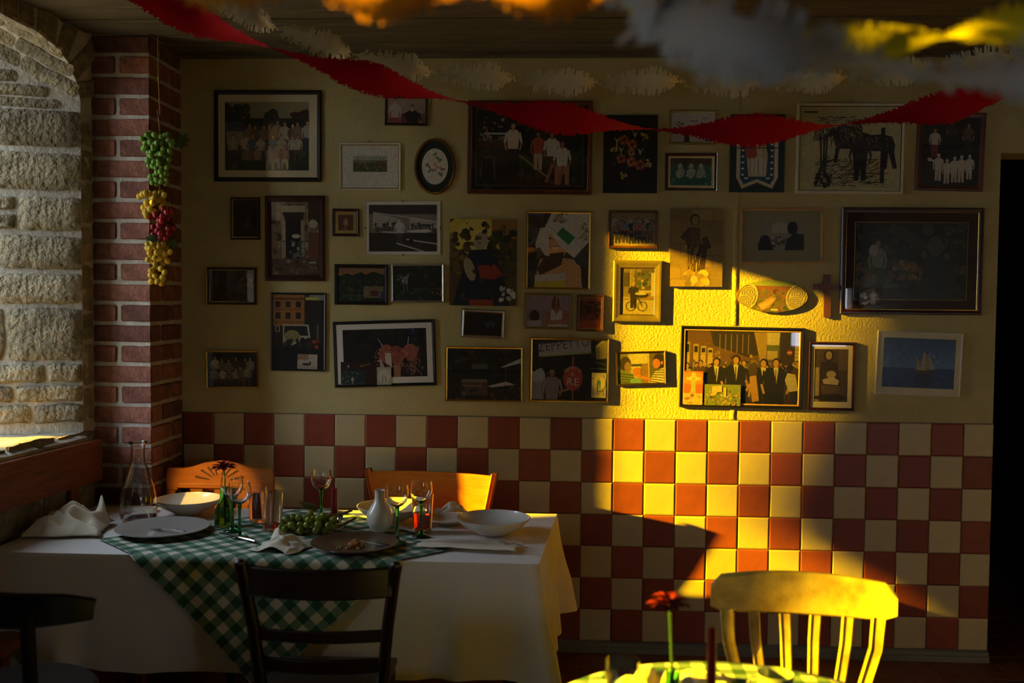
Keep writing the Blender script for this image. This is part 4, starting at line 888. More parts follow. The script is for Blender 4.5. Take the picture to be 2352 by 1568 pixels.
# oval rose picture
ov = thing('picture', 'oval gilt framed rose print with dark green mount', 'picture', (1.082, -.0005, 2.33), group=GP)
ring_frame(.199, .267, [(0, 0), (0, .009), (.004, .014), (.008, .011), (.011, .012), (.014, .006)], 48).build('frame', M_brown, ov, smooth=50)
ring_frame(.199, .267, [(.0045, .0135), (.006, .0148), (.0078, .0125)], 48).build('gilt_line', M_gold, ov, smooth=50)
m_ = MB(); m_.prism([(.088*math.cos(2*math.pi*k/48), .122*math.sin(2*math.pi*k/48)) for k in range(48)], -.004, 0); m_.build('mount', M_card['green'], ov)
a_ = Art(.126, .172, 'cdbf9c', 40); a_.p = []; a_.ell(.5, .5, .5, .5, 'cdb99a', 40, asp=False)
for u, v, r_ in ((.6, .27, .4), (.5, .16, -.6), (.7, .33, 2.4), (.27, .5, 1), (.3, .62, 2.2), (.2, .45, -.9), (.42, .6, .2), (.68, .7, .9), (.76, .72, 1.6), (.8, .58, 0)): a_.ell(u, v, .075, .03, '4a5c38', 10, r_)
a_.line(.5, .1, .62, .4, .01, '4a5a34'); a_.line(.35, .85, .45, .55, .01, '4a4a30'); flower(a_, .57, .52, .15, 'cc9a80', 'b07c3a', 6); a_.ell(.4, .33, .06, .05, 'c0a080')
a_.build('print', ov, y=-.0042)
picture('picture', 'large brown double frame with photo of boys in white shirts', 1.536, 2.42, .593, .442, .3, .018, a_boys, M_brown, .013, 'black', .026, lip=M_gold, inner=True, group=GP)
def board(nm, label, cx, cz, w, h, art, rot=0, d=.008, ring=False):
    t = thing(nm, label, 'picture', (cx, -.0005, cz), rot=(0, R(rot), 0), group=GP); art(w, h).build('print', t, y=-d, thick=d)
    if ring:
        q = MB(); q.tube([(.007*math.cos(x), -.003, h/2+.005+.008*math.sin(x)) for x in (i*.785 for i in range(9))], .0012, 5); q.build('hanging_ring', M_clip, t)
    return t
board('picture', 'unframed dark canvas painted with red and yellow flowers', 2.013, 2.39, .255, .367, a_bouquet, d=.012)
picture('picture', 'small gold framed pale photo hidden behind the red garland', 2.307, 2.516, .230, .163, .6, .013, a_sea, M_goldd, .010, group=GP)
picture('picture', 'small dark frame with silver edges around a teal photo', 2.300, 2.308, .247, .180, 0, .014, a_teal, M_maroon, .012, 'cream', .010, outer=M_silver, lip=M_gold, group=GP)
board('picture', 'dark panel with stained glass style robed figure holding red cloth', 2.609, 2.395, .256, .364, a_icon, d=.009)
picture('picture', 'cream framed woodcut of pack horses beside a bare tree', 3.040, 2.418, .498, .423, .2, .014, a_horses, M_cream, .012, lip=M_black, lipw=.0025, hang=True, group=GP)
picture('picture', 'brown framed photo of people on steps with white statuettes below', 3.501, 2.405, .311, .365, 1.2, .024, a_steps, M_brown, .012, group=GP)
picture('picture', 'narrow upright dark frame with gold edges and nearly black photo', .159, 2.077, .150, .208, 0, .012, a_night, M_black, .011, outer=M_gold, lip=M_gold, group=GP)
picture('picture', 'wide dark brown frame around photo of an old house doorway', .405, 1.982, .292, .411, -.3, .030, a_doorway, M_maroon, .014, group=GP)
picture('picture', 'tiny square red-brown frame with gold mount and sepia figure', .652, 2.060, .131, .132, 0, .013, a_tiny, M_maroon, .012, 'gold', .016, group=GP)
cl = picture('picture', 'clip framed black and white photo of a hall with white border', .929, 2.035, .362, .256, -.4, .003, a_hall, M_cream, .006, 'white', .013, group=GP)
for x, z in ((0, .128), (0, -.128), (-.181, 0), (.181, 0)):
    q = MB(); q.bbox((x-.004, -.0075, z-.004), (x+.004, 0, z+.004), .001); q.build('clip', M_clip, cl)
board('picture', 'unframed painting in dark blue, red and yellow beside the portrait photo', 1.318, 1.873, .322, .414, a_plainpaint, .2, .013)
picture('picture', 'thin gold framed portrait of smiling woman behind white and green box', 1.677, 1.933, .309, .371, .2, .009, a_selfie, M_gold, .013, group=GP)
picture('picture', 'small brown framed school class photo above the bicycle picture', 2.032, 2.035, .233, .179, .2, .012, a_class, M_brown, .013, group=GP)
board('picture', 'unframed board photo of carved mother and child statue before sandstone', 2.332, 1.950, .246, .368, a_statue, 0, .011, True)
picture('picture', 'pale pine frame with grey mount and small dark photo of two people', 2.729, 2.008, .388, .264, -.5, .013, a_window, M_pine, .013, 'grey', mws=(.072, .075, .052, .052), group=GP)
picture('picture', 'very large maroon frame with gold inner line and dark market scene', 3.335, 1.894, .654, .501, 0, .022, a_market, M_maroon, .015, 'maroon', mws=(.044, .052, .05, .05), lip=M_gold, lipw=.004, inner=True, group=GP)
picture('picture', 'wide dark frame with gold edges, hung below the narrow upright one', .093, 1.750, .251, .184, 0, .014, a_dark2, M_black, .012, outer=M_gold, lip=M_gold, group=GP)
picture('picture', 'black framed photo of town skyline under orange sky', .728, 1.762, .261, .195, 0, .018, a_sunset, M_black, .013, group=GP)
picture('picture', 'silver gilt framed dark green photo of a bird', 1.001, 1.771, .259, .188, -.6, .011, a_bird, M_silver, .013, group=GP)
picture('picture', 'upright thin black frame with street photo of orange house and van', .420, 1.530, .271, .380, .2, .010, a_street, M_black, .011, group=GP)
picture('picture', 'tilted black frame with white mount and photo of shaggy red cattle', .843, 1.430, .497, .320, -2.2, .015, a_cow, M_black, .013, 'white', mws=(.032, .028, .026, .030), group=GP)
picture('picture', 'small tilted silver frame with nearly black photo', 1.320, 1.578, .212, .139, 2, .013, a_blue, M_silver, .012, lip=M_gold, group=GP)
picture('picture', 'olive gold frame with photo of a man in a white vest', 1.631, 1.642, .227, .173, .3, .013, a_vest, M_olive, .013, group=GP)
picture('picture', 'small upright brown gilt frame with dark red landscape', 1.834, 1.635, .131, .175, .6, .012, a_redland, M_brown, .013, lip=M_goldd, group=GP)
picture('picture', 'broad olive gilt frame with sepia photo of man pushing bicycle', 2.056, 1.741, .233, .294, .3, .034, a_bicycle, M_olive, .015, lip=M_gold, group=GP)
picture('picture', 'gold framed dark group photo just above the tiles near brick pillar', .094, 1.343, .258, .183, -.8, .007, a_family, M_gold, .012, group=GP)
picture('picture', 'gold framed dark photo of a yard with white parasol', 1.326, 1.336, .376, .265, 0, .010, a_umbrella, M_gold, .013, group=GP)
picture('picture', 'gold framed photo with painted name board and round red sign', 1.736, 1.362, .381, .310, .2, .012, a_zeppetto, M_gold, .014, hang=True, group=GP)
picture('picture', 'small tilted gold frame with photo of children and a baby', 2.077, 1.375, .238, .162, -2.2, .009, a_kids, M_gold, .013, group=GP)
picture('picture', 'black frame with tan lip and street crowd photo of men in suits', 2.554, 1.383, .582, .388, .6, .017, a_crowd, M_black, .014, lip=M_pine, lipw=.007, group=GP)
picture('picture', 'upright dark brown frame with cream mount and sepia seated statue', 2.978, 1.347, .219, .326, .3, .014, a_chairstat, M_maroon, .014, 'cream', mws=(.014, .020, .02, .028), group=GP)
picture('picture', 'tilted cream frame with photo of a sailing ship on blue sea', 3.383, 1.412, .396, .302, 1.6, .010, a_ship, M_cream, .011, 'cream', mws=(.02, .022, .022, .026), group=GP)
# oval slice of wood painted with a landscape
sl = thing('picture', 'oval bark-edged wood slice with painted valley landscape', 'plaque', (2.693, -.0005, 1.723), rot=(0, R(1), 0))
sp_ = [(.167*math.cos(2*math.pi*k/40)*(1+.012*math.sin(k*1.7)), .076*math.sin(2*math.pi*k/40)*(1+.02*math.sin(k*2.3))) for k in range(40)]
m_ = MB(); m_.prism(sp_, -.011, 0); m_.build('slice', mat('bark_edge', hx('7a5a2c'), .8, var=.3), sl)
a_ = a_slice(.334, .154); pp = []
for P, c in a_.p:      # trim the painting to the oval
    Q = P
    for k in range(24):
        t0, t1 = 2*math.pi*k/24, 2*math.pi*(k+1)/24
        A = (.5+.49*math.cos(t0), .5+.49*math.sin(t0)); B = (.5+.49*math.cos(t1), .5+.49*math.sin(t1)); O2 = []
        side = lambda p: (B[0]-A[0])*(p[1]-A[1])-(B[1]-A[1])*(p[0]-A[0])
        for i in range(len(Q)):
            a, b = Q[i], Q[(i+1) % len(Q)]; sa, sb = side(a), side(b)
            if sa >= 0: O2.append(a)
            if (sa >= 0) != (sb >= 0): t = sa/(sa-sb); O2.append((a[0]+(b[0]-a[0])*t, a[1]+(b[1]-a[1])*t))
        Q = O2
        if len(Q) < 3: break
    if len(Q) >= 3: pp.append((Q, c))
a_.p = pp; a_.build('painting', sl, y=-.0115)
q = MB(); q.tube([(.007*math.cos(x), -.003, .08+.007*math.sin(x)) for x in (i*.785 for i in range(9))], .0012, 5); q.build('hanging_ring', M_clip, sl)
# wooden cross
cr = thing('wooden_cross', 'small plain brown wooden cross between oval plaque and maroon frame', 'cross', (2.945, -.0005, 1.728))
M_cr = mat('cross_wood', hx('7c4a22'), .5, col2=hx('5e3617'), vscale=14, stretch=(6, 6, 1))
m_ = MB(); m_.prism([(-.012, -.1), (.021, -.1), (.018, .1), (-.014, .1)], -.012, 0); m_.build('upright', M_cr, cr)
m_ = MB(); m_.prism([(-.059, .03), (.059, .026), (.059, .052), (-.059, .056)], -.016, -.001); m_.build('crossbar', M_cr, cr)
# snapshots and cards tucked into the frames
c_ = Art(.098, .072, '8a7a66', 50); c_.rect(0, 0, 1, .38, '6a4c34'); [c_.line(.05+i*.09, .0, .05+i*.09, .36, .012, 'b0a48a') for i in range(7)]; c_.rect(.55, 0, 1, .5, '8c7c6e'); c_.ell(.45, .68, .3, .09, '1f1b16'); c_.ell(.64, .58, .07, .1, '1f1b16'); c_.rect(0, .78, 1, 1, '7a6a54'); [c_.line(.05+i*.13, .8, .15+i*.13, 1, .012, '9a8c72') for i in range(7)]
insert('snapshot', 'small snapshot of a cat tucked into black street photo frame', .466, 1.386, .132, .086, 1.5, Art(.132, .086, '8a7a66') if False else c_)
c_ = Art(.19, .108, '1c0f0a', 51); c_.blobs(10, 0, 0, 1, .4, .03, .08, ('241410', '3a2214')); c_.rect(.02, .4, .62, 1, '16211d'); c_.blobs(24, .05, .45, .6, 1, .03, .08, ('2a3c36', '3c4c48', '18211c')); c_.person(.3, 1, .35, '8a6a58', '6a5a50', '9a7a60'); c_.line(.5, .2, .75, .1, .02, '9a7a2c'); c_.ell(.2, .2, .03, .05, 'c0bab0')
insert('snapshot', 'dark snapshot tucked into the corner of cattle picture frame', .725, 1.335, .19, .108, -1.5, c_)
c_ = Art(.07, .095, '7e8264', 52); c_.ell(.5, .48, .33, .38, '9c9670', 20); c_.ell(.5, .48, .27, .32, 'a8967a', 20); c_.poly([(.5, .25), (.62, .5), (.64, .8), (.36, .8), (.38, .5)], '3c5a66'); c_.poly([(.46, .3), (.54, .3), (.57, .8), (.43, .8)], 'b0a690'); c_.ell(.5, .26, .05, .06, 'a88a6a')
insert('prayer_card', 'pale green prayer card with blue robed figure on the cattle picture', .842, 1.317, .062, .09, -1, c_, y=-.0125)
c_ = Art(.07, .12, 'b5a274', 53, 1.0); c_.rect(.06, .04, .94, .96, 'bfae80'); c_.blobs(40, .1, .1, .9, .9, .02, .04, ('a08a50', '8a7a4c', '9a5a3c', '6a7a4c')); c_.ell(.5, .42, .26, .3, 'cbb878', 18); c_.poly([(.45, .25), (.62, .35), (.6, .75), (.38, .78), (.36, .4)], '2f6a74'); c_.ell(.5, .24, .05, .06, 'b08c64'); c_.poly([(.5, .35), (.58, .7), (.46, .78)], 'c4b690')
insert('prayer_card', 'cream prayer card with blue robed figure tucked in the sign photo frame', 1.878, 1.29, .078, .142, 1, c_, y=-.0148)
c_ = Art(.09, .16, 'b4521c', 54, 1.0); c_.ell(.5, .22, .42, .2, 'c8702c', 18); c_.rect(.4, .04, .6, .3, 'cfae4c'); c_.rect(.12, .18, .88, .27, 'cfae4c'); c_.ell(.5, .22, .15, .085, 'bfb05c', 16); c_.poly([(.4, .3), (.6, .3), (.64, .66), (.36, .66)], '9aa04c'); c_.ell(.5, .24, .045, .055, 'c8884c'); c_.rect(0, .66, 1, 1, 'c8a058'); c_.blobs(30, .05, .66, .95, .95, .02, .05, ('b0824c', '9a5a30', 'c8aa6c'))
insert('prayer_card', 'bright orange prayer card tucked into the street crowd photo', 2.327, 1.284, .097, .166, 1, c_, y=-.0152)
c_ = Art(.17, .1, '6a7434', 55, 1.0); c_.blobs(70, 0, .3, 1, 1, .03, .08, ('b09040', '8a7034', 'c8ae6a', '5a5a2c', '3c4420', 'a07a3c')); c_.poly([(.2, .1), (.48, .05), (.48, .35), (.2, .4)], 'c0a45c'); c_.rect(.52, .15, .6, .6, 'c0a050')
insert('postcard', 'postcard of a hill town leaning in the street crowd photo frame', 2.466, 1.252, .176, .103, .5, c_, y=-.0155)
c_ = Art(.11, .085, '26221e', 56); c_.p = []; c_.poly([(.0, .35), (.62, 0), (1, .55), (.95, .8), (.1, 1)], '4a463e'); c_.blobs(14, .1, .35, .35, .6, .05, .1, ('b8ae98', '9a907c')); c_.person(.62, .95, .75, 'b8ae98', 'a89e88', 'b0a48c', '8a806c', w=1.4); c_.poly([(.15, .85), (.85, .6), (.87, .66), (.17, .95)], 'a89e88'); c_.poly([(.12, .9), (.42, .85), (.3, 1)], 'b8ae98')
insert('snapshot', 'cut out black and white photo scrap in corner of maroon frame', 3.147, 1.728, .163, .125, 0, c_, y=-.0165)

# ================================================================== furniture
M_cloth = mat('white_linen', hx('d8d2c8'), .85, var=.04, vscale=5, bump=.12, bscale=220, bdist=.002, sheen=.2)
M_nap = mat('napkin_cotton', hx('dcd2b8'), .9, var=.05, vscale=5, bump=.15, bscale=200, bdist=.002, sheen=.2)
M_darkwood = mat('dark_stained_wood', hx('2b1c12'), .32, col2=hx('1c110a'), vscale=9, stretch=(3, 3, .6), bump=.08)
M_blackwood = mat('black_wood', hx('14100d'), .3, var=.3, vscale=9)
M_honey = mat('honey_wood', hx('b0692c'), .36, col2=hx('96531f'), vscale=7, stretch=(.8, 5, 5), bump=.06)
M_worn = mat('worn_yellow_paint', hx('c9b455'), .5, col2=hx('857032'), vscale=11, detail=10, bump=.2, bscale=40)
def gingham():
    m = bpy.data.materials.new('green_gingham'); m.use_nodes = True; nt = m.node_tree; N = nt.nodes; L = nt.links; b = N['Principled BSDF']; b.inputs['Roughness'].default_value = .9
    uv = N.new('ShaderNodeUVMap'); uv.uv_map = 'UVMap'; sp = N.new('ShaderNodeSeparateXYZ'); L.new(uv.outputs[0], sp.inputs[0])
    outs = []
    for ax in ('X', 'Y'):
        f = N.new('ShaderNodeMath'); f.operation = 'FRACT'; L.new(sp.outputs[ax], f.inputs[0])
        g = N.new('ShaderNodeMath'); g.operation = 'LESS_THAN'; g.inputs[1].default_value = .5; L.new(f.outputs[0], g.inputs[0]); outs.append(g)
    ad = N.new('ShaderNodeMath'); ad.operation = 'ADD'; L.new(outs[0].outputs[0], ad.inputs[0]); L.new(outs[1].outputs[0], ad.inputs[1])
    hv = N.new('ShaderNodeMath'); hv.operation = 'MULTIPLY'; hv.inputs[1].default_value = .5; L.new(ad.outputs[0], hv.inputs[0])
    rp = N.new('ShaderNodeValToRGB'); rp.color_ramp.interpolation = 'CONSTANT'
    rp.color_ramp.elements[0].color = (*lin(hx('d6d0bc')), 1); rp.color_ramp.elements[1].position = .75; rp.color_ramp.elements[1].color = (*lin(hx('2c5640')), 1)
    e = rp.color_ramp.elements.new(.25); e.color = (*lin(hx('6f8c72')), 1)
    L.new(hv.outputs[0], rp.inputs[0]); L.new(rp.outputs[0], b.inputs['Base Color']); return m
M_ging = gingham()

# the dining table: four turned legs, apron and top under the cloth
TZ0 = .752                                             # top of the cloth
TC = {'fl': (-.40, -.40), 'fr': (1.685, -.386), 'nr': (1.622, -1.232), 'nl': (-.425, -1.225)}
dt = thing('dining_table', 'long wooden dining table under a white tablecloth', 'table', (.62, -.81, 0))
def loc(p): return (p[0]-.62, p[1]+.81)
m_ = MB(); m_.prism([loc((-.395, -.405)), loc((1.68, -.392)), loc((1.617, -1.228)), loc((-.42, -1.22))], .715, .742, 'xy'); m_.build('tabletop', M_darkwood, dt)
m_ = MB(); m_.prism([loc((-.33, -.45)), loc((1.6, -.46)), loc((1.55, -1.15)), loc((-.35, -1.15))], .63, .716, 'xy'); m_.build('apron', M_darkwood, dt)
for p in ((.47, -.48), (1.58, -.47), (1.52, -1.13), (.47, -1.13)):
    q = loc(p); m_ = MB(); m_.lathe([(.022, 0), (.026, .05), (.02, .12), (.034, .4), (.028, .5), (.036, .56), (.036, .7)], 14, (q[0], q[1], 0)); m_.build('leg', M_darkwood, dt, smooth=40)

# white tablecloth: top and hanging skirt with folds, corners falling in points
def quad_pt(s):
    """walk round the table edge: s in 0..4, side by side from the far left corner"""
    C_ = [TC['fl'], TC['fr'], TC['nr'], TC['nl']]; i = int(s) % 4; t = s-int(s); a, b = C_[i], C_[(i+1) % 4]
    return Vector((a[0]+(b[0]-a[0])*t, a[1]+(b[1]-a[1])*t, 0)), Vector((-(b[1]-a[1]), b[0]-a[0], 0)).normalized()
cl_ = MB()
def top_fn(i, j):
    a = Vector(TC['fl']).lerp(Vector(TC['fr']), i); b = Vector(TC['nl']).lerp(Vector(TC['nr']), i); p = a.lerp(b, j)
    return (p.x, p.y, TZ0 - .006 + noise.noise(Vector((p.x*2.3, p.y*2.3, 1)))*.0008)
cl_.grid(top_fn, 60, 24, flip=True)
NS = 260; DROP = .425
def skirt(i, j):
    s = (i*4) % 4; p, nrm = quad_pt(min(s, 3.9999)); cen = Vector((.62, -.81, 0))
    if nrm.dot(p-cen) < 0: nrm = -nrm
    k = s-round(s)
    side = int(s) % 4; ln = 2.05 if side in (0, 2) else .85
    dc = abs(k)*ln                                    # distance from the nearest corner along the edge
    c = math.exp(-(dc/.075)**2)                       # corner weight
    # corner direction
    C_ = [TC['fl'], TC['fr'], TC['nr'], TC['nl']]; cp = Vector((*C_[round(s) % 4], 0)); cd = (cp-cen); cd = Vector((math.copysign(.7, cd.x), math.copysign(.7, cd.y), 0))
    j2 = j**1.0
    wave = (.010*math.sin(dc*17+side*2)+.007*math.sin(dc*41+side))*math.exp(-((dc-.25)/.35)**2) + .004*noise.noise(Vector((p.x*4, p.y*4, 3)))
    wall_side = 0.15 if side == 3 else (.25 if side == 0 else 1)
    off = nrm*(.008 + (.018+wave*1.6)*j2*wall_side*(1-c)) + cd*c*(.13*j2)*(1 if round(s) % 4 in (1, 2) else .03)
    # pleat beside the corner: the cloth folds back in
    pl = math.exp(-((dc-.13)/.06)**2); off -= nrm*pl*.022*j2*wall_side
    lip = .010*min(1, j*14)
    z = TZ0-.006 - lip*(1 if j > 0 else 0) - (DROP-.01)*max(0, j-.03)/.97*(1+.08*c) + .006*math.sin(dc*9)*j
    if p.x < -.3: z = TZ0-.006-(TZ0-.006-z)*(1-.4*min(1, (-.3-p.x)/.1))
    if j == 0: return (p.x, p.y, TZ0-.006)
    q = p + off*min(1, .35+j*1.0 if j > .05 else .35)
    return (q.x, q.y, z)
cl_.grid(skirt, NS, 22)
tcloth = cl_.build('tablecloth', M_cloth, smooth='all', weld=True)
tag(tcloth, 'long white linen tablecloth hanging over the dining table', 'tablecloth')

# green gingham square laid cornerwise, its tip hanging over the front
gc = MB(); GC = Vector((.62, -1.03)); HD = .70; YE = -1.236
NG = 72
def ging(i, j):
    a, b = (i*2-1), (j*2-1)                            # cloth axes at 45 degrees
    x = GC.x + (a-b)*HD/2*1.02; y = GC.y - (a+b)*HD/2*.98
    z = TZ0 + .001 + max(0, noise.noise(Vector((x*4, y*4, 7))))*.003 + max(0, noise.noise(Vector((x*11, y*11, 2))))*.0015
    ye = YE + .0
    if y < ye:
        d = ye-y; r = .012
        if d < r*1.57: th = d/r; return (x, ye-.0135-r*math.sin(th)*.5, TZ0+.001-r*(1-math.cos(th)))
        d2 = d-r*1.57
        return (x + .01*math.sin(d2*8), ye-.0225-.085*d2-.012*math.sin(x*9+1)*d2*2-.004, TZ0+.001-r-d2)
    if y > -.385: return (x, -.385+.012, TZ0+.001-(y+.385))
    return (x, y, z)
gc.grid(ging, NG, NG, uvf=lambda i, j: (i*HD*1.414/.068+.001, j*HD*1.414/.068+.001))
gcl = gc.build('checked_cloth', M_ging, smooth='all')
tag(gcl, 'green and white checked cloth laid diagonally over the white tablecloth', 'tablecloth')

def slat_path(p0, p1, bow, n=10, axis=Vector((0, 1, 0))):
    p0, p1 = Vector(p0), Vector(p1)
    return [p0.lerp(p1, i/n) + axis*bow*math.sin(math.pi*i/n) for i in range(n+1)]
def bar(m, path, w, t, up=Vector((0, 0, 1)), mi=0):
    """flat bar swept along a path, width along `up`, thickness across"""
    P = [Vector(p) for p in path]; vs = []; fs = []; N = len(P)
    W = w if isinstance(w, list) else [w]*N
    for i, p in enumerate(P):
        tg = (P[min(i+1, N-1)]-P[max(i-1, 0)]).normalized(); sd_ = tg.cross(up).normalized(); u2 = sd_.cross(tg).normalized()
        e = min(t, W[i])*.22
        for a, b in ((-1, -1), (-1, 1), (1, 1), (1, -1)):
            q = p + u2*(b*W[i]/2) + sd_*(a*t/2)
            vs.append(q - u2*b*e); vs.append(q - sd_*a*e)
    # order each ring consistently (8-gon)
    for i in range(N-1):
        for k in range(8):
            fs.append((i*8+k, i*8+(k+1) % 8, (i+1)*8+(k+1) % 8, (i+1)*8+k))
    order = [0, 1, 3, 2, 4, 5, 7, 6]
    vs2 = []
    for i in range(N): vs2 += [vs[i*8+k] for k in order]
    fs += [tuple(range(8)), tuple((N-1)*8+k for k in range(8))]
    m.add(vs2, fs, mi)
# dark ladder-back chair in front of the table (its back to us). local: +y faces the table
def ladder_chair(nm, label, x, y, rz):
    t = thing(nm, label, 'chair', (x, y, 0), rz)
    for s in (-1, 1):
        m = MB(); bar(m, [(s*.185, .02, 0), (s*.19, .0, .25), (s*.195, -.005, .45), (s*.215, -.02, .65), (s*.246, -.055, .862)], [.036, .038, .04, .038, .03], .036, Vector((0, 1, 0))); m.sphere((s*.246, -.055, .862), .018, 8, 6, sc=(1, 1, .7)); m.build('back_post', M_darkwood, t, smooth=40)
        m = MB(); m.lathe([(.014, 0), (.018, .1), (.021, .42)], 10, (s*.18, .27, 0)); m.build('leg', M_darkwood, t, smooth=40)
    m = MB(); bar(m, slat_path((-.232, -.046, .805), (.232, -.046, .805), -.045, 12), .095, .02); m.build('top_rail', M_darkwood, t, smooth=40)
    m = MB(); bar(m, slat_path((-.208, -.018, .625), (.208, -.018, .625), -.03, 10), .038, .016); m.build('back_slat', M_darkwood, t, smooth=40)
    m = MB(); bar(m, slat_path((-.198, -.006, .525), (.198, -.006, .525), -.03, 10), .045, .016); m.build('back_slat', M_darkwood, t, smooth=40)
    m = MB(); m.bbox((-.205, -.01, .415), (.205, .30, .442), .012); m.build('seat', M_darkwood, t, smooth=40)
    m = MB(); [m.tube([(s*.19, .01, .2), (s*.18, .27, .2)], .01, 8) for s in (-1, 1)]; m.tube([(-.19, .2, .2), (.19, .2, .2)], .01, 8); m.build('stretcher', M_darkwood, t, smooth=40)
    return t
ladder_chair('dining_chair', 'dark brown ladder-back chair drawn up before the checked cloth', .937, -1.665, R(1.5))

# black captain style chair at the left, back to us
def captain_chair(x, y, rz):
    t = thing('dining_chair', 'black bow-backed chair with curved top rail and round seat', 'chair', (x, y, 0), rz)
    pts = [(-.33, .10, .792), (-.30, .03, .80), (-.2, -.035, .808), (-.08, -.06, .815), (.08, -.06, .815), (.2, -.035, .808), (.30, .03, .80), (.345, .10, .782)]
    m = MB(); bar(m, pts, [.06, .085, .10, .105, .105, .10, .085, .06], .026); m.build('top_rail', M_blackwood, t, smooth=45)
    for s in (-1, 1):
        m = MB(); m.tube([(s*.20, .03, .44), (s*.21, .0, .6), (s*.215, -.02, .79)], [.018, .021, .022], 10); m.build('back_post', M_blackwood, t, smooth=True)
    for k in (-2, -1, 0, 1, 2):
        m = MB(); m.tube([(k*.035, .02, .44), (k*.052, -.02, .62), (k*.062, -.05, .79)], [.009, .012, .010], 8); m.build('spindle', M_blackwood, t, smooth=True)
    m = MB(); m.lathe([(.001, .42), (.2, .425), (.232, .44), (.238, .455), (.225, .468), (.15, .462), (.001, .458)], 36, (0, .235, 0)); m.build('seat', M_blackwood, t, smooth=45)
    for a in (45, 135, 225, 315):
        c, s = math.cos(R(a)), math.sin(R(a)); m = MB(); m.tube([(.15*c, .235+.15*s, .43), (.22*c, .235+.22*s, 0)], [.02, .014], 10); m.build('leg', M_blackwood, t, smooth=True)
    return t
captain_chair(-.02, -2.03, R(-6))

# honey coloured chairs on the far side of the table, facing us (local -y is the front)
def carved_chair(x, y, rz):
    t = thing('dining_chair', 'honey wood chair with carved fan in arched top rail', 'chair', (x, y, 0), rz)
    for s in (-1, 1):
        m = MB(); bar(m, [(s*.215, 0, 0), (s*.22, -.01, .44), (s*.228, .01, .65), (s*.232, .03, .84)], [.04, .045, .045, .04], .035, Vector((1, 0, 0))); m.build('back_post', M_honey, t, smooth=40)
        m = MB(); bar(m, [(s*.2, -.42, 0), (s*.2, -.41, .44)], .04, .04, Vector((1, 0, 0))); m.build('leg', M_honey, t, smooth=40)
    def R_(x_, z_): return (x_, z_)
    top = [(-.25, .80), (-.25, .885), (-.245, .897), (-.17, .897), (-.13, .905), (-.08, .922), (0, .934), (.08, .922), (.13, .905), (.17, .897), (.245, .897), (.25, .885), (.25, .80), (.2, .795), (.2, .828), (-.2, .828), (-.2, .795)]
    m = MB(); m.prism(top, .01, .036); rail = m.build('top_rail', M_honey, t)
    fan = MB()
    for a in (18, 46, 64, 78, 102, 116, 134, 162):
        r0_, r1_ = .05, .125 if 30 < a < 150 else .12; c, s = math.cos(R(a)), math.sin(R(a)); z_ = .838; q = .6
        P0 = Vector((r0_*c, .0085, z_+r0_*s*q)); P1 = Vector((r1_*c, .0085, z_+r1_*s*q)); n_ = Vector((-s, 0, c))*.004
        fan.add([P0-n_*.6, P1-n_*1.4, P1+n_*1.4, P0+n_*.6], [(0, 1, 2, 3)])
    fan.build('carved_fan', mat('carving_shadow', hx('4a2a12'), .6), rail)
    m = MB(); m.bbox((-.2, .01, .805), (.2, .034, .828), .003); m.build('rail_bead', M_honey, t)
    for k in (-1, 0, 1):
        m = MB(); bar(m, [(k*.075, .012, .46), (k*.115, .022, .82)], [.05, .06], .014, Vector((1, 0, 0))); m.build('splat', M_honey, t)
    m = MB(); m.bbox((-.225, -.42, .43), (.225, .01, .456), .01); m.build('seat', M_honey, t, smooth=40)
    return t
carved_chair(.115, -.262, R(1))
def panel_chair(x, y, rz):
    t = thing('dining_chair', 'honey wood chair with broad curved plain back, turned from the table', 'chair', (x, y, 0), rz)
    for s in (-1, 1):
        m = MB(); bar(m, [(s*.21, .02, 0), (s*.215, .0, .44), (s*.262, -.02, .68), (s*.305, -.035, .895)], [.04, .045, .045, .04], .03, Vector((0, 1, 0))); m.build('back_post', M_honey, t, smooth=40)
        m = MB(); bar(m, [(s*.2, -.42, 0), (s*.2, -.41, .44)], .04, .04, Vector((1, 0, 0))); m.build('leg', M_honey, t, smooth=40)
    m = MB()
    def pf(i, j):
        z = .57 + j*.313; hw = .238+.062*j; x_ = (i*2-1)*hw
        return (x_, -.018-.016*j + .055*(1-(i*2-1)**2), z)
    m.grid(pf, 20, 8); m.grid(lambda i, j: tuple(Vector(pf(i, j))+Vector((0, .014, 0))), 20, 8)
    m.grid(lambda i, j: tuple(Vector(pf(i, 1))+Vector((0, .014*j, 0))), 20, 1); m.grid(lambda i, j: tuple(Vector(pf(i, 0))+Vector((0, .014*j, 0))), 20, 1)
    m.build('back_panel', M_honey, t, smooth=45, weld=True)
    m = MB(); m.bbox((-.225, -.43, .43), (.225, .0, .456), .01); m.build('seat', M_honey, t, smooth=40)
    return t
panel_chair(1.10, -.168, R(-8))

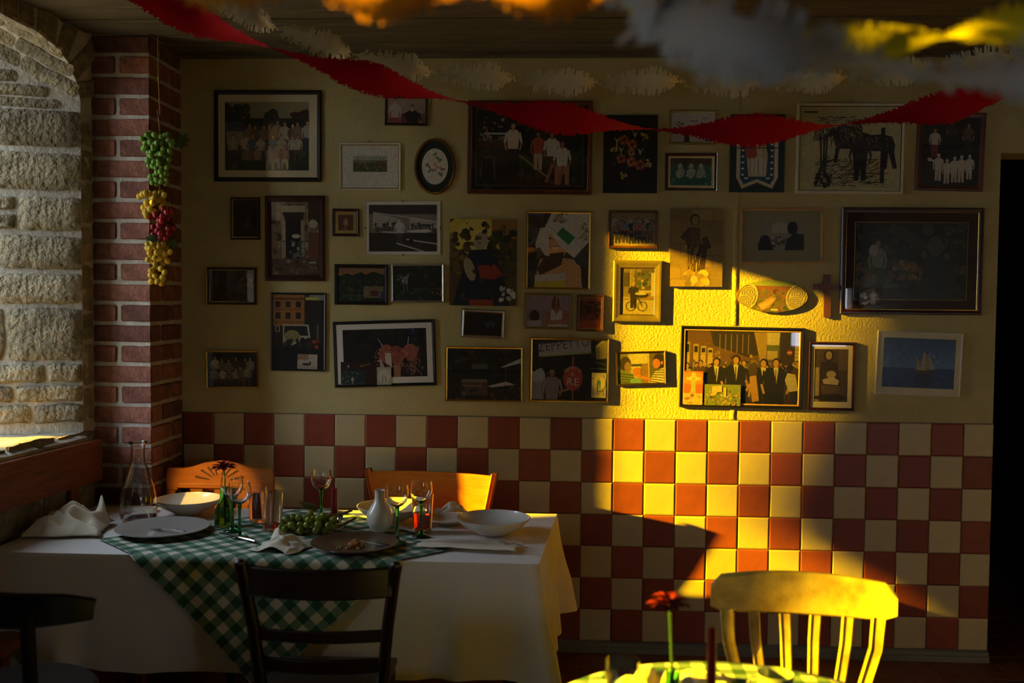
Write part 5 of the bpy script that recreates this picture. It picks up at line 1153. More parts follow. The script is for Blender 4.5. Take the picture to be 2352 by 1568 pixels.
# worn yellow slat-back chair at the near round table, facing us
def slat_chair(x, y, rz):
    t = thing('dining_chair', 'worn mustard painted chair with six slats at the round table', 'chair', (x, y, 0), rz)
    m = MB()
    def P(u, v): return None
    prof = []
    n = 18
    pts = []
    for i in range(n+1):
        a = i/n*2-1; x_ = a*.262; yb = .05*(a*a)*-1 + .05
        hi = .90 - .012*a*a - (.028 if abs(a) > .97 else (.008 if abs(a) > .9 else 0)); lo = .775 + .01*a*a + (.012 if abs(a) > .97 else 0)
        pts.append((x_, yb, lo, hi))
    vs = []; fs = []
    for (x_, yb, lo, hi) in pts:
        vs += [(x_, yb-.013, lo+.006), (x_, yb-.013, hi-.008), (x_, yb-.006, hi), (x_, yb+.008, hi), (x_, yb+.014, hi-.008), (x_, yb+.014, lo+.006), (x_, yb+.008, lo), (x_, yb-.006, lo)]
    for i in range(n):
        for k in range(8): fs.append((i*8+k, i*8+(k+1) % 8, (i+1)*8+(k+1) % 8, (i+1)*8+k))
    fs += [tuple(range(8)), tuple(n*8+k for k in range(8))]
    m.add(vs, fs); m.build('top_rail', M_worn, t, smooth=40)
    for k in range(6):
        a = (k-2.5)/2.5; xt = a*.215 if abs(a) > .9 else a*.225; xb = a*.145
        yt = .05-.05*a*a
        m = MB(); w = .04 if abs(a) > .9 else .034
        bar(m, [(xt, yt+.004, .79), (xt*.96+xb*.04-(.004*(1 if a > 0 else -1)), yt*.9, .7), ((xt+xb)/2, .015, .58), (xb, -.01, .455)], [w, w*.95, w*.9, w*.85], .018, Vector((1, 0, 0))); m.build('back_slat', M_worn, t, smooth=40)
    m = MB(); m.bbox((-.22, -.42, .43), (.22, .02, .46), .015); m.build('seat', M_worn, t, smooth=40)
    for sx, sy in ((-1, -.38), (1, -.38), (-1, -.02), (1, -.02)):
        m = MB(); m.tube([(sx*.17, sy, .44), (sx*.2, sy*1.06, 0)], [.02, .015], 10); m.build('leg', M_worn, t, smooth=True)
    return t
slat_chair(2.405, -1.875, R(-7))

# bench along the left wall: seat, backrest board, ends
bt = thing('wooden_bench', 'red-brown wooden bench with plank backrest along the stone wall', 'bench', LW(.5, -.05, 0), 0)
bl = Vector(LW(.5, -.05, 0))
def bench_part(nm, u0, u1, w0, w1, z0, z1):
    m = MB(); m.add([Vector(LW(u, w, z))-bl for z in (z0, z1) for (u, w) in ((u0, w0), (u1, w0), (u1, w1), (u0, w1))], [(0,3,2,1),(4,5,6,7),(0,1,5,4),(1,2,6,5),(2,3,7,6),(3,0,4,7)]); m.build(nm, M_wood_r, bt)
bench_part('backrest', -.055, 1.75, -.058, -.032, .868, 1.052)
bench_part('seat', .05, 1.75, -.26, -.04, .42, .45)
for u in (.12, .9, 1.68):
    bench_part('support', u-.02, u+.02, -.25, -.06, 0, .42); bench_part('back_stay', u-.03, u+.03, -.034, -.014, .3, 1.03)

# near round table with its own green checked cloth
rtb = thing('round_table', 'small round table in the foreground under a green checked cloth', 'table', (2.1, -2.63, 0))
m = MB(); m.lathe([(.001, .70), (.46, .70), (.48, .71), (.48, .725), (.001, .728)], 40); m.build('tabletop', M_darkwood, rtb, smooth=40)
m = MB(); m.lathe([(.05, .03), (.04, .1), (.055, .3), (.035, .45), (.06, .7)], 18); m.build('pedestal', M_darkwood, rtb, smooth=40)
for a in (30, 150, 270):
    c, s = math.cos(R(a)), math.sin(R(a)); m = MB(); m.tube([(.03*c, .03*s, .14), (.2*c, .2*s, .08), (.34*c, .34*s, .02)], [.03, .028, .022], 8); m.build('foot', M_darkwood, rtb, smooth=True)
m = MB(); RT = .495
def rc_fn(i, j):
    th = i*2*math.pi; r = j*.745
    if r <= RT: return (2.1+r*math.cos(th), -2.63+r*math.sin(th), .738+noise.noise(Vector((r*math.cos(th)*6, r*math.sin(th)*6, 0)))*.002)
    d = r-RT; f = 1+.10*math.sin(th*11)*(d/.3)
    return (2.1+(RT+.006+.05*d+.02*math.sin(th*11)*d/.3)*math.cos(th), -2.63+(RT+.006+.05*d+.02*math.sin(th*11)*d/.3)*math.sin(th), .736-d)
m.grid(rc_fn, 96, 32, uvf=lambda i, j: (j*.745*math.cos(i*2*math.pi)/.068+40.3, j*.745*math.sin(i*2*math.pi)/.068+40.1))
tag(m.build('round_checked_cloth', M_ging, smooth='all', weld=False), 'green and white checked cloth covering the near round table', 'tablecloth')
# unseen spotlight added on the pier to light the far-left chair and bowl
sp = thing('added_spotlight', 'small black spotlight added on the pier to light the carved chair', 'added lamp', LW(1.72, -.012, 2.25))
m = MB(); m.lathe([(.0005, -.004), (.04, -.004), (.042, 0), (.03, .012), (.012, .014), (.0005, .014)], 24); o = m.build('wall_plate', M_blackwood, sp, smooth=40); o.rotation_euler = (0, R(90), R(5.7))
src = Vector((.13, -.0, -.01)); aim = (Vector((.085, -.30, .79)) - (Vector(LW(1.72, -.012, 2.25))+src)).normalized(); q_ = aim.to_track_quat('-Z', 'Y')
m = MB(); m.tube([(.01, 0, 0), (.07, 0, .015), tuple(src-aim*.05)], .007, 8); m.build('arm', M_blackwood, sp, smooth=True)
m = MB(); m.lathe([(.02, .11), (.032, .10), (.036, .03), (.042, -.02), (.039, -.02), (.033, .03), (.02, .09)], 24); o = m.build('lamp_shade', M_blackwood, sp, smooth=40); o.location = src; o.rotation_euler = q_.to_euler()
ld = bpy.data.lights.new('added_spot_beam', 'SPOT'); ld.energy = 330; ld.color = (1.0, .60, .08); ld.spot_size = R(11); ld.spot_blend = .7; ld.shadow_soft_size = .02
lo = obj('added_spot_beam', ld, sp); lo.location = src; lo.rotation_euler = q_.to_euler()

# ================================================================== things on the tables
G_clear = realglass('clear_glass', (.97, .98, .97))
G_green = realglass('green_glass', (.05, .42, .16))
G_vase = realglass('green_vase_glass', (.25, .62, .30))
G_wine = realglass('red_wine', (.45, .02, .02), ior=1.34)
G_spritz = realglass('amber_drink', (.6, .07, .02), ior=1.34)
G_water = realglass('pale_drink', (.8, .75, .6), ior=1.33)
M_china = mat('white_china', hx('d9d2c2'), .22, var=.03, spec=.5, coat=.3)
M_stonew = mat('grey_stoneware', hx('9c968c'), .3, var=.08, coat=.2)
M_brownw = mat('brown_stoneware', hx('5e432e'), .35, col2=hx('4a3322'), vscale=10, coat=.2)
M_crumb = mat('food_scraps', hx('a86a24'), .8, var=.4, vscale=60)
M_sauce = mat('tomato_sauce', hx('8a2c10'), .4, var=.3, vscale=60)
M_steel = mat('cutlery_steel', hx('b8b6b0'), .18, metal=1)
M_candle = mat('red_wax', hx('8a0a18'), .35, sss=.25)
M_petal = mat('red_petal', hx('80060e'), .7, var=.25, vscale=60)
M_stem = mat('flower_stem', hx('4c7a28'), .5)
M_leaf = mat('vine_leaf', hx('3c5424'), .55, var=.3, vscale=30)
M_twig = mat('grape_twig', hx('6a5230'), .8)
M_ggrape = mat('green_grape', hx('8f9c34'), .28, var=.25, vscale=30, rnd=.25, sss=.3)
TT = TZ0 + .004          # resting height on the cloths

def wine_glass(x, y, label, h=.215, r=.045, wine=0):
    t = thing('wine_glass', label, 'glass', (x, y, TT), group='green-stemmed wine glasses')
    b0 = h-.088; n = 28
    out = [(.008, b0+.0), (.022, b0+.008), (.036, b0+.022), (.044*r/.045, b0+.045), (.0445*r/.045, b0+.06), (.040*r/.045, b0+.088)]
    inn = [(a-.0014 if a > .01 else .001, z+(.002 if z < b0+.02 else 0)) for a, z in out]
    m = MB(); m.lathe([(.0005, b0)]+out+inn[::-1]+[(.0005, b0+.004)], n); m.build('bowl', G_clear, t, smooth=55)
    m = MB(); m.lathe([(.0005, 0), (.034, .0), (.035, .002), (.02, .006), (.009, .014), (.0062, .03), (.005, .07), (.0058, b0-.03), (.009, b0-.006), (.0085, b0+.001), (.0005, b0+.001)], n); m.build('stem', G_green, t, smooth='all')
    if wine:
        m = MB(); m.lathe([(.0005, b0+.0045), (.02, b0+.011), (.02+.4*wine, b0+.011+wine*.7), (.0005, b0+.011+wine*.7)], n); m.build('wine', G_wine, t, smooth=40)
    return t
wine_glass(.381, -.872, 'green-stemmed wine glass right beside the green bud vase', .222)
wine_glass(.443, -.969, 'green-stemmed wine glass between dinner plate and knife', .218)
wine_glass(.679, -.606, 'green-stemmed wine glass with a sip of red wine near candle', .205, .046, .012)
wine_glass(1.070, -.999, 'green-stemmed wine glass between white jug and amber drink', .225)
wine_glass(1.148, -.894, 'green-stemmed wine glass standing before the amber drink', .222)
def tumbler(x, y, z, label, h=.15, rt_=.046, rb_=.034, drink=None, lvl=.0, group='plain tumblers'):
    t = thing('tumbler', label, 'glass', (x, y, z), group=group)
    m = MB(); m.lathe([(.0005, 0), (rb_*.95, 0), (rb_, .003), (rt_, h), (rt_-.0018, h), (rb_-.0012, .012), (.0005, .011)], 32); m.build('glass', G_clear, t, smooth=50)
    if drink:
        k = lvl/h; m = MB(); m.lathe([(.0005, .0115), (rb_-.0016, .0125), (rb_+(rt_-rb_)*k-.0021, lvl), (.0005, lvl)], 32); m.build('drink', drink, t, smooth=50)
    return t
tumbler(.431, -.695, TT, 'empty tumbler with napkin shadow behind, nearest the carved chair', .15, .044, .034)
tumbler(.531, -.828, TT, 'tumbler with a brown sip at the bottom beside the grapes', .155, .049, .036, G_spritz, .028)
tumbler(1.139, -.79, TT, 'tumbler half full of amber red drink behind wine glasses', .152, .045, .037, G_spritz, .075)
# carafe
cf = thing('carafe', 'clear glass carafe with long neck beside the crumpled napkin', 'carafe', (-.082, -.691, TT))
po = [(.0005, 0), (.066, 0), (.073, .006), (.075, .03), (.074, .09), (.066, .13), (.048, .185), (.032, .235), (.0275, .265), (.0275, .30), (.0285, .318), (.037, .323), (.0375, .328), (.034, .33)]
pi_ = [(.0265, .322), (.0252, .30), (.0252, .265), (.0295, .235), (.0455, .185), (.0635, .13), (.0715, .09), (.0725, .03), (.07, .010), (.0005, .007)]
m = MB(); m.lathe(po+pi_, 40); m.build('body', G_clear, cf, smooth=60)
# plates and bowls
def dish(nm, label, cat, x, y, z, prof, mt, tilt=0):
    t = thing(nm, label, cat, (x, y, z), rot=(R(tilt), 0, 0)); m = MB(); m.lathe(prof, 48); m.build('body', mt, t, smooth=50); return t
def plate_prof(R_, foot, depth, rim, th=.004):
    return [(.0005, .003), (foot*.9, .003), (foot*.93, 0), (foot, 0), (foot*1.03, .004), (R_*rim, depth*.55), (R_, depth), (R_-.001, depth+.003), (R_*rim, depth*.55+th), (foot*.95, .004+th), (.0005, .003+th)]
def bowl_prof(R_, foot, h):
    return [(.0005, .004), (foot*.9, .004), (foot*.95, 0), (foot, 0), (foot*1.05, .004), (R_*.8, h*.45), (R_*.95, h*.8), (R_, h), (R_-.004, h+.001), (R_*.93, h*.82), (R_*.76, h*.5), (foot*.9, .012), (.0005, .010)]
d1 = dish('dinner_plate', 'large grey dinner plate with a fork lying on it', 'plate', .114, -.915, TT, plate_prof(.182, .11, .022, .74), M_stonew)
d2 = dish('pasta_bowl', 'white pasta bowl with sauce traces behind the carafe', 'bowl', .08, -.545, TT, bowl_prof(.142, .06, .062), M_china)
d3 = dish('serving_plate', 'brown stoneware plate with food scraps and dark handled knife', 'plate', .925, -1.095, TT, plate_prof(.165, .105, .022, .82), M_brownw)
d4 = dish('pasta_bowl', 'white pasta bowl with sauce stains behind the white jug', 'bowl', .985, -.60, TT, bowl_prof(.152, .062, .06), M_china)
d5 = dish('pasta_bowl', 'wide empty pasta bowl beside the flat napkin', 'bowl', 1.429, -.80, TT, bowl_prof(.15, .068, .062), M_china)
d6 = dish('side_plate', 'small white plate pushed against the back of the amber drink', 'plate', 1.235, -.63, TT, plate_prof(.10, .055, .018, .75), M_china)
for d, rr_, zz_, n in ((d2, .07, .017, 9), (d4, .08, .017, 14)):
    rs = random.Random(n); m = MB()
    for _ in range(n):
        a, q = rs.uniform(0, 6.28), rs.uniform(0, rr_)**1; m.sphere((q*math.cos(a), q*math.sin(a), zz_+.12*max(0, q-.05)), rs.uniform(.002, .006), 6, 4, sc=(1.5, 1, .35))
    m.build('sauce_stains', M_sauce, d)
# food on the brown plate
fs_ = thing('bread_scraps', 'golden lump of bread and crumbs on the brown plate', 'food', (.925, -1.095, TT+.0085)); rs = random.Random(4)
m = MB(); m.sphere((.005, -.02, .011), .019, 12, 9, sc=(1.3, .9, .7))
for i, v in enumerate(m.v): m.v[i] = tuple(Vector(v) + Vector((1, 1, 1))*noise.noise(Vector(v)*110)*.009)
m.build('bread_lump', M_crumb, fs_, smooth='all')
m = MB()
for _ in range(16): m.sphere((rs.uniform(-.07, .04), rs.uniform(-.06, .01), .003), rs.uniform(.003, .006), 6, 4)
m.build('crumbs', mat('pale_crumbs', hx('b89a6a'), .9, var=.3), fs_, smooth='all')
def knife(label, p0, p1, z, hmat, cat='knife', lift=0):
    p0, p1 = Vector((*p0, 0)), Vector((*p1, 0)); d = (p1-p0); L_ = d.length; a = math.atan2(d.y, d.x)
    t = thing('table_knife', label, cat, (p0.x, p0.y, z), rot=(0, -lift, a))
    m = MB(); m.tube([(L_*.55, 0, .006), (L_*.6, 0, .006), (L_*.9, 0, .007), (L_, 0, .006)], [.006, .0075, .0085, .007], 10, flat=.7); m.build('handle', hmat, t, smooth=True)
    m = MB(); m.prism([(0, -.002), (L_*.1, -.008), (L_*.5, -.007), (L_*.57, -.003), (L_*.57, .004), (L_*.05, .004)], .004, .0055, 'xy'); m.build('blade', M_steel, t)
    return t
M_dkh = mat('dark_handle', hx('1f1418'), .35)
knife('table knife with dark handle resting on the brown plate', (.94, -1.06), (1.065, -1.115), TT+.014, M_dkh, lift=-.06)
knife('steel table knife lying beside wine glass on checked cloth', (.345, -.925), (.535, -1.06), TT+.003, M_steel)
def fork(label, p0, p1, z):
    p0, p1 = Vector((*p0, 0)), Vector((*p1, 0)); d = p1-p0; L_ = d.length; t = thing('fork', label, 'fork', (p0.x, p0.y, z), math.atan2(d.y, d.x))
    m = MB(); bar(m, [(L_*.32, 0, .004), (L_*.5, 0, .012), (L_*.75, 0, .014), (L_, 0, .016)], [.008, .006, .009, .013], .003, Vector((0, 1, 0))); m.build('handle', M_steel, t, smooth=40)
    m = MB(); m.prism([(L_*.2, -.011), (L_*.3, -.008), (L_*.34, -.003), (L_*.34, .003), (L_*.3, .008), (L_*.2, .011)], .0025, .0045, 'xy')
    for k in range(4): m.tube([(L_*.21, (k-1.5)*.0062, .0035), (L_*.1, (k-1.5)*.0062, .002), (0, (k-1.5)*.006, .004)], [.0018, .0016, .0008], 6)
    m.build('tines', M_steel, t, smooth=40); return t
fork('steel fork lying across the grey dinner plate', (.055, -.90), (.235, -1.0), TT+.010)
fork('steel fork beside the wide empty bowl and flat napkin', (1.47, -1.0), (1.56, -1.12), TT+.012)
# white jug-like bottle vase
jg = thing('bottle_vase', 'white ceramic bottle vase with narrow neck mid table', 'vase', (.97, -.82, TT))
m = MB(); m.lathe([(.0005, 0), (.03, 0), (.034, .004), (.05, .03), (.054, .055), (.05, .08), (.036, .103), (.024, .118), (.0205, .14), (.0215, .165), (.0225, .168), (.018, .167), (.016, .14), (.0005, .115)], 40); m.build('body', M_china, jg, smooth=60)
# green bud vase with red flower
def flower_vase(x, y, z, label, vh, vr, fz, fr_, lean=(0, 0)):
    t = thing('bud_vase', label, 'vase', (x, y, z))
    m = MB(); m.lathe([(.0005, 0), (vr*.9, 0), (vr, .006), (vr, vh*.38), (vr*.62, vh*.62), (vr*.42, vh*.75), (vr*.45, vh), (vr*.40, vh), (vr*.36, vh*.75), (vr*.55, vh*.62), (vr*.92, vh*.38), (vr*.9, .008), (.0005, .006)], 28); m.build('glass', G_vase, t, smooth=60)
    f = thing('red_flower', 'red gerbera flower standing in the ' + ('bud vase on the dining table' if vr < .0405 else 'green vase on the round table'), 'flower', (x, y, z+.008))
    hx_, hy_, hz_ = lean[0], lean[1], fz-.008
    m = MB(); m.tube([(.004, 0, 0), (lean[0]*.2, lean[1]*.2, hz_*.4), (lean[0]*.7, lean[1]*.7, hz_*.8), (hx_, hy_, hz_)], .0035, 8); m.build('stem', M_stem, f, smooth=True)
    m = MB(); m.sphere((hx_, hy_, hz_+.002), fr_*.22, 10, 6, sc=(1, 1, .6)); m.build('flower_centre', mat('flower_centre', hx('3a0a0c'), .8, var=.4, vscale=80), f, smooth=True)
    rp_ = random.Random(8)
    pm = MB()
    def pf(i, j):
        w = .16*math.sin(math.pi*min(1, .12+j*.88))**.6*(1 if j < .97 else .5); return ((.15+.85*j)*1.0, (i*2-1)*w, .16*math.sin(j*2.4)-.12*j*j+.04*(i*2-1)**2)
    pm.grid(pf, 4, 8); me = pm.mesh('petal', M_petal, smooth='all')
    for ring, (n, s, up) in enumerate(((20, 1.0, .05), (18, .82, .28), (14, .6, .55))):
        for k in range(n):
            o = obj('petal', me, f, (hx_, hy_, hz_+.003+ring*.004)); sc_ = fr_*s*rp_.uniform(.9, 1.08); o.scale = (sc_, sc_, sc_); o.rotation_euler = (rp_.uniform(-.2, .2), -up-rp_.uniform(-.1, .15), 2*math.pi*(k+.5*ring)/n+rp_.uniform(-.08, .08))
    return t
flower_vase(.319, -.785, TT, 'green glass bud vase on the dining table', .16, .040, .235, .055, (.0, .0))
flower_vase(1.96, -2.5, .742, 'green glass vase on the near round table', .105, .041, .25, .052, (-.01, 0))
# candles in glass holders
def candle(x, y, z, label, h, r=.013):
    t = thing('candle_holder', 'pinkish glass candle holder under the ' + label, 'candle holder', (x, y, z))
    m = MB(); m.lathe([(.0005, 0), (.036, 0), (.038, .004), (.026, .012), (.024, .02), (.034, .034), (.036, .052), (.033, .056), (.028, .05), (.0155, .03), (.0005, .026)], 12); m.build('body', realglass('pink_glass', (.95, .72, .68)), t, smooth=20)
    c = thing('candle', label, 'candle', (x, y, z+.027))
    m = MB(); m.lathe([(.0005, 0), (r*1.05, 0), (r, h*.5), (r*.86, h), (r*.5, h+.002), (.0005, h+.001)], 20); m.build('wax', M_candle, c, smooth=50)
    m = MB(); m.tube([(0, 0, h), (.001, 0, h+.009)], .001, 5); m.build('wick', M_blackwood, c)
candle(.775, -.776, TT, 'red taper candle on the dining table', .135, .0145)
candle(2.048, -2.5, .742, 'red taper candle on the round table', .178, .0115)
# grapes lying on the table
gb_ = thing('grape_bunch', 'bunch of green grapes with twig and leaf lying on checked cloth', 'grapes', (.70, -.865, TT))
gm = MB(); gm.sphere((0, 0, 0), .0145, 12, 9, sc=(1, 1, 1.08)); gme = gm.mesh('grape', M_ggrape, smooth='all')
rs = random.Random(12); pts = []; tries = 0
while len(pts) < 46 and tries < 9000:
    tries += 1; a, b = rs.uniform(-.125, .10), rs.uniform(-.055, .055); top = .055*(1-(a/.14)**2)*(1-(b/.07)**2)+.008
    c = rs.uniform(.0145, max(.0146, .0145+top)); p = Vector((a, b*(1-abs(a)*2.5), c))
    if all((p-q).length > .0235 for q in pts): pts.append(p)
for p in pts: obj('grape', gme, gb_, p, (rs.uniform(0, 3), rs.uniform(0, 3), 0))
m = MB(); m.tube([(-.06, 0, .03), (.02, .01, .06), (.07, .03, .062), (.12, .05, .068), (.155, .06, .08)], [.002, .003, .004, .005, .006], 7)
for p in pts[::3]: m.tube([p+Vector((0, 0, .012)), (p.x*.5+.02, p.y*.3+.01, .05)], .0012, 5)
m.build('twig', M_twig, gb_, smooth=True)
def leaf_mesh(s):
    m = MB()
    P = [(0, 0), (.25, .35), (.1, .62), (.42, .55), (.55, .85), (.72, .45), (1, .5), (.85, .1), (1.05, -.1), (.78, -.3), (.8, -.62), (.5, -.5), (.3, -.75), (.22, -.4)]
    vs = [(x*s, y*s, .12*s*math.sin(x*3)+.1*s*y*y) for x, y in P] + [(.5*s, 0, .16*s)]
    m.add(vs, [(i, (i+1) % len(P), len(P)) for i in range(len(P))]); return m.mesh('leaf', M_leaf, smooth='all')
obj('leaf', leaf_mesh(.075), gb_, (.0, .03, .072), (.3, -.5, 2.4))
m = MB(); m.tube([(.08, .0, .02), (.13, .02, .03), (.17, .055, .05)], [.004, .006, .005], 7); m.build('twig', M_twig, gb_, smooth=True)
# napkins: crumpled cloths
def napkin(label, x, y, z, w, d, hgt, rz, seed, fold=None, mt=None, n=44, group=None):
    t = thing('napkin', label, 'napkin', (x, y, z), rz)
    m = MB()
    def fn(i, j):
        a, b = i*2-1, j*2-1; v = Vector((a*1.6+seed*3.1, b*1.6, seed*1.7))
        e = max(0, 1-max(abs(a), abs(b))**3)
        ridge = 1-abs(noise.noise(v*1.1))*2.1; r2 = 1-abs(noise.noise(v*2.3+Vector((5, 3, 1))))*2.2
        ridge = 1-math.sqrt((1-ridge)**2+.05); zz_ = hgt*e*(max(0, ridge+.1)*.8+max(0, .3+noise.noise(v*1.4+Vector((5, 3, 1))))*.25)
        if fold: zz_ += fold(a, b)
        px = a*w/2*(1+.16*noise.noise(v*.9+Vector((9, 0, 0)))) + noise.noise(v*1.7+Vector((0, 7, 0)))*.012; py = b*d/2*(1+.16*noise.noise(v*.8+Vector((0, 9, 4)))) + noise.noise(v*1.8+Vector((3, 3, 0)))*.012
        return (px, py, .002+max(0, zz_))
    m.grid(fn, n, n); o = m.build('cloth', mt or M_nap, t, smooth='all')
    sm = o.modifiers.new('thickness', 'SOLIDIFY'); sm.thickness = .0016; sm.offset = 1
    return t
napkin('large crumpled cream napkin heaped beside the carafe', -.285, -.90, TT, .29, .26, .085, R(12), 1, lambda a, b: .085*math.exp(-((a-.72)/.16)**2-((b-.6)/.4)**2)+.05*math.exp(-((a-.1)/.35)**2-((b-.2)/.4)**2))
napkin('cream napkin with folded corner lying by the grapes', .655, -1.115, TT, .19, .17, .03, R(-18), 2, lambda a, b: .04*math.exp(-((a+.55)/.22)**2-((b-.6)/.4)**2)+.02*math.exp(-((a-.1)/.4)**2))
napkin('flat cream napkin lying before the wide empty bowl', 1.36, -1.03, TT, .36, .13, .006, R(-4), 3, lambda a, b: .004)
napkin('small crumpled napkin in the sun behind the side plate', 1.22, -.468, TT, .15, .09, .04, R(20), 4, lambda a, b: .02*math.exp(-(a/.4)**2))
napkin('small flat napkin between the carafe and carved chair', -.125, -.53, TT-.001, .10, .10, .004, R(10), 5)
napkin('pale napkin standing folded on the near round table', 1.895, -2.36, .741, .17, .11, .03, R(8), 6, lambda a, b: .045*math.exp(-((b)/.35)**2)*(.6+.4*a))
napkin('shaded napkin behind the candle on the round table', 2.06, -2.30, .741, .14, .09, .03, R(-10), 7)
tumbler(1.845, -2.475, .742, 'tumbler standing on the near round table', .115, .041, .036, None, group='tumbler on the round table')
# cup and saucer on the near table
cp = thing('coffee_cup', 'grey blue coffee cup on the near round table', 'cup', (2.222, -2.375, .742))
M_cup = mat('blue_grey_glaze', hx('7f8b98'), .15, coat=.5)
m = MB(); m.lathe([(.0005, .004), (.022, .004), (.024, 0), (.028, 0), (.036, .012), (.043, .035), (.045, .056), (.0432, .057), (.041, .036), (.034, .016), (.0005, .010)], 36); m.build('bowl', M_cup, cp, smooth=60)
m = MB(); m.tube([(-.042, 0, .046), (-.058, 0, .047), (-.066, 0, .034), (-.056, 0, .02), (-.038, 0, .018)], .0045, 8); m.build('handle', M_cup, cp, smooth=True)

# ================================================================== garlands
def crepe(name, col, tr=.35, rough=.85):
    if name in MATS: return MATS[name]
    m = bpy.data.materials.new(name); m.use_nodes = True; MATS[name] = m; nt = m.node_tree; N = nt.nodes; L = nt.links
    out = N['Material Output']; b = N['Principled BSDF']; b.inputs['Base Color'].default_value = (*lin(col), 1); b.inputs['Roughness'].default_value = rough; b.inputs['Specular IOR Level'].default_value = .15
    tl = N.new('ShaderNodeBsdfTranslucent'); tl.inputs[0].default_value = (*lin(col), 1)
    tc = N.new('ShaderNodeTexCoord'); mp = N.new('ShaderNodeMapping'); mp.inputs['Scale'].default_value = (90, 90, 14); nz = N.new('ShaderNodeTexNoise'); nz.inputs['Scale'].default_value = 2
    L.new(tc.outputs['Object'], mp.inputs[0]); L.new(mp.outputs[0], nz.inputs['Vector'])
    bp = N.new('ShaderNodeBump'); bp.inputs['Strength'].default_value = .5; bp.inputs['Distance'].default_value = .004; L.new(nz.outputs['Fac'], bp.inputs['Height']); L.new(bp.outputs[0], b.inputs['Normal'])
    mx = N.new('ShaderNodeMixShader'); mx.inputs[0].default_value = tr; L.new(b.outputs[0], mx.inputs[1]); L.new(tl.outputs[0], mx.inputs[2]); L.new(mx.outputs[0], out.inputs[0]); return m
def catmull(P, n):
    P = [Vector(p) for p in P]; Q = [P[0]*2-P[1]]+P+[P[-1]*2-P[-2]]; out = []
    for i in range(1, len(Q)-2):
        for k in range(n):
            t = k/n; a, b, c, d = Q[i-1], Q[i], Q[i+1], Q[i+2]
            out.append(.5*((2*b)+(c-a)*t+(2*a-5*b+4*c-d)*t*t+(3*b-a-3*c+d)*t**3))
    out.append(P[-1]); return out
def garland(name, label, path, half, seg, mt, phase=0, seed=1, fringe=.02, step=.006, flute=.0, tooth=.0075, flutter=.25):
    """twisted paper streamer: a band turning half round every `seg` metres, its edges snipped into fringe"""
    t = thing(name, label, 'garland', path[0]); o0 = Vector(path[0])
    P = catmull(path, 60); S = [0]
    for a, b in zip(P[:-1], P[1:]): S.append(S[-1]+(b-a).length)
    tot = S[-1]; n = int(tot/step); rr = random.Random(seed); pts = []; j = 0
    for i in range(n+1):
        s = tot*i/n
        while j < len(S)-2 and S[j+1] < s: j += 1
        u = (s-S[j])/max(1e-9, S[j+1]-S[j]); pts.append((P[j].lerp(P[j+1], u)-o0, s))
    def frame(i):
        p, s = pts[i]; tg = (pts[min(i+1, n)][0]-pts[max(i-1, 0)][0]).normalized()
        up = Vector((0, 0, 1)); up = (up-tg*up.dot(tg)).normalized(); sd_ = tg.cross(up)
        th = phase + math.pi*s/seg + flutter*math.sin(2*math.pi*s/seg)
        w = up*math.cos(th)+sd_*math.sin(th); return p, w, tg, w.cross(tg)
    core = half-fringe; b = MB(); f = MB()
    rows = 4; vs = []
    for i in range(n+1):
        p, w, tg, nn = frame(i)
        for k in range(rows+1):
            a = (k/rows*2-1); vs.append(p + w*(a*core) + nn*(flute*math.sin(pts[i][1]*160)*(a*a)+.004*noise.noise(Vector((pts[i][1]*9, a, seed)))))
    b.add(vs, [(i*(rows+1)+k, i*(rows+1)+k+1, (i+1)*(rows+1)+k+1, (i+1)*(rows+1)+k) for i in range(n) for k in range(rows)])
    b.build('band', mt, t, smooth='all')
    s = 0
    while s < tot-tooth:
        i = int(s/tot*n); p, w, tg, nn = frame(i)
        for sg in (-1, 1):
            if rr.random() < .04: continue
            L_ = fringe*rr.uniform(.75, 1.2); wd = tooth*rr.uniform(.75, 1.1); bend = nn*rr.uniform(-.5, .5)*fringe*.8; sk = tg*rr.uniform(-.3, .3)*fringe*.4
            a0 = p + w*(sg*core*.97); q = [a0-tg*wd/2, a0+tg*wd/2, a0+w*sg*L_*.55+bend*.4+tg*wd*.5+sk*.5, a0+w*sg*L_*.55+bend*.4-tg*wd*.5+sk*.5, a0+w*sg*L_+bend+tg*wd*.38+sk, a0+w*sg*L_+bend-tg*wd*.45+sk]
            f.add(q, [(0, 1, 2, 3), (3, 2, 4, 5)])
        s += tooth*.95
    tag(f.build('fringe', mt, t), kind='stuff')
    return t
C_red, C_cream, C_yel, C_sil, C_or = crepe('red_crepe', hx('b81420'), .15), crepe('cream_crepe', hx('e6dfb4'), .15), crepe('yellow_crepe', hx('d8d030'), .4), crepe('silver_blue_crepe', hx('d0dadc'), .3), crepe('orange_crepe', hx('c88a20'), .4)
RP = [(-.02, -1.1, 2.852), (.104, -1.1, 2.807), (.39, -1.1, 2.70), (.678, -1.1, 2.601), (1.01, -1.1, 2.50), (1.351, -1.1, 2.418), (1.69, -1.1, 2.362), (2.037, -1.1, 2.321), (2.36, -1.1, 2.318), (2.686, -1.1, 2.337), (3.0, -1.1, 2.39), (3.328, -1.1, 2.458), (4.2, -1.1, 2.65), (4.98, -1.1, 2.84)]
garland('paper_garland', 'twisted red crepe paper garland strung across the picture wall', RP, .062, .708, C_red, phase=-1.37, seed=3, fringe=.012, tooth=.007, flutter=-.32)
CP = [(.30, -1.05, 2.855), (.342, -1.05, 2.838), (.607, -1.05, 2.713), (.887, -1.05, 2.619), (1.149, -1.05, 2.554), (1.459, -1.05, 2.521), (1.782, -1.05, 2.502), (2.102, -1.05, 2.507), (2.45, -1.05, 2.50), (3.0, -1.05, 2.55), (4.0, -1.05, 2.7), (4.98, -1.05, 2.85)]
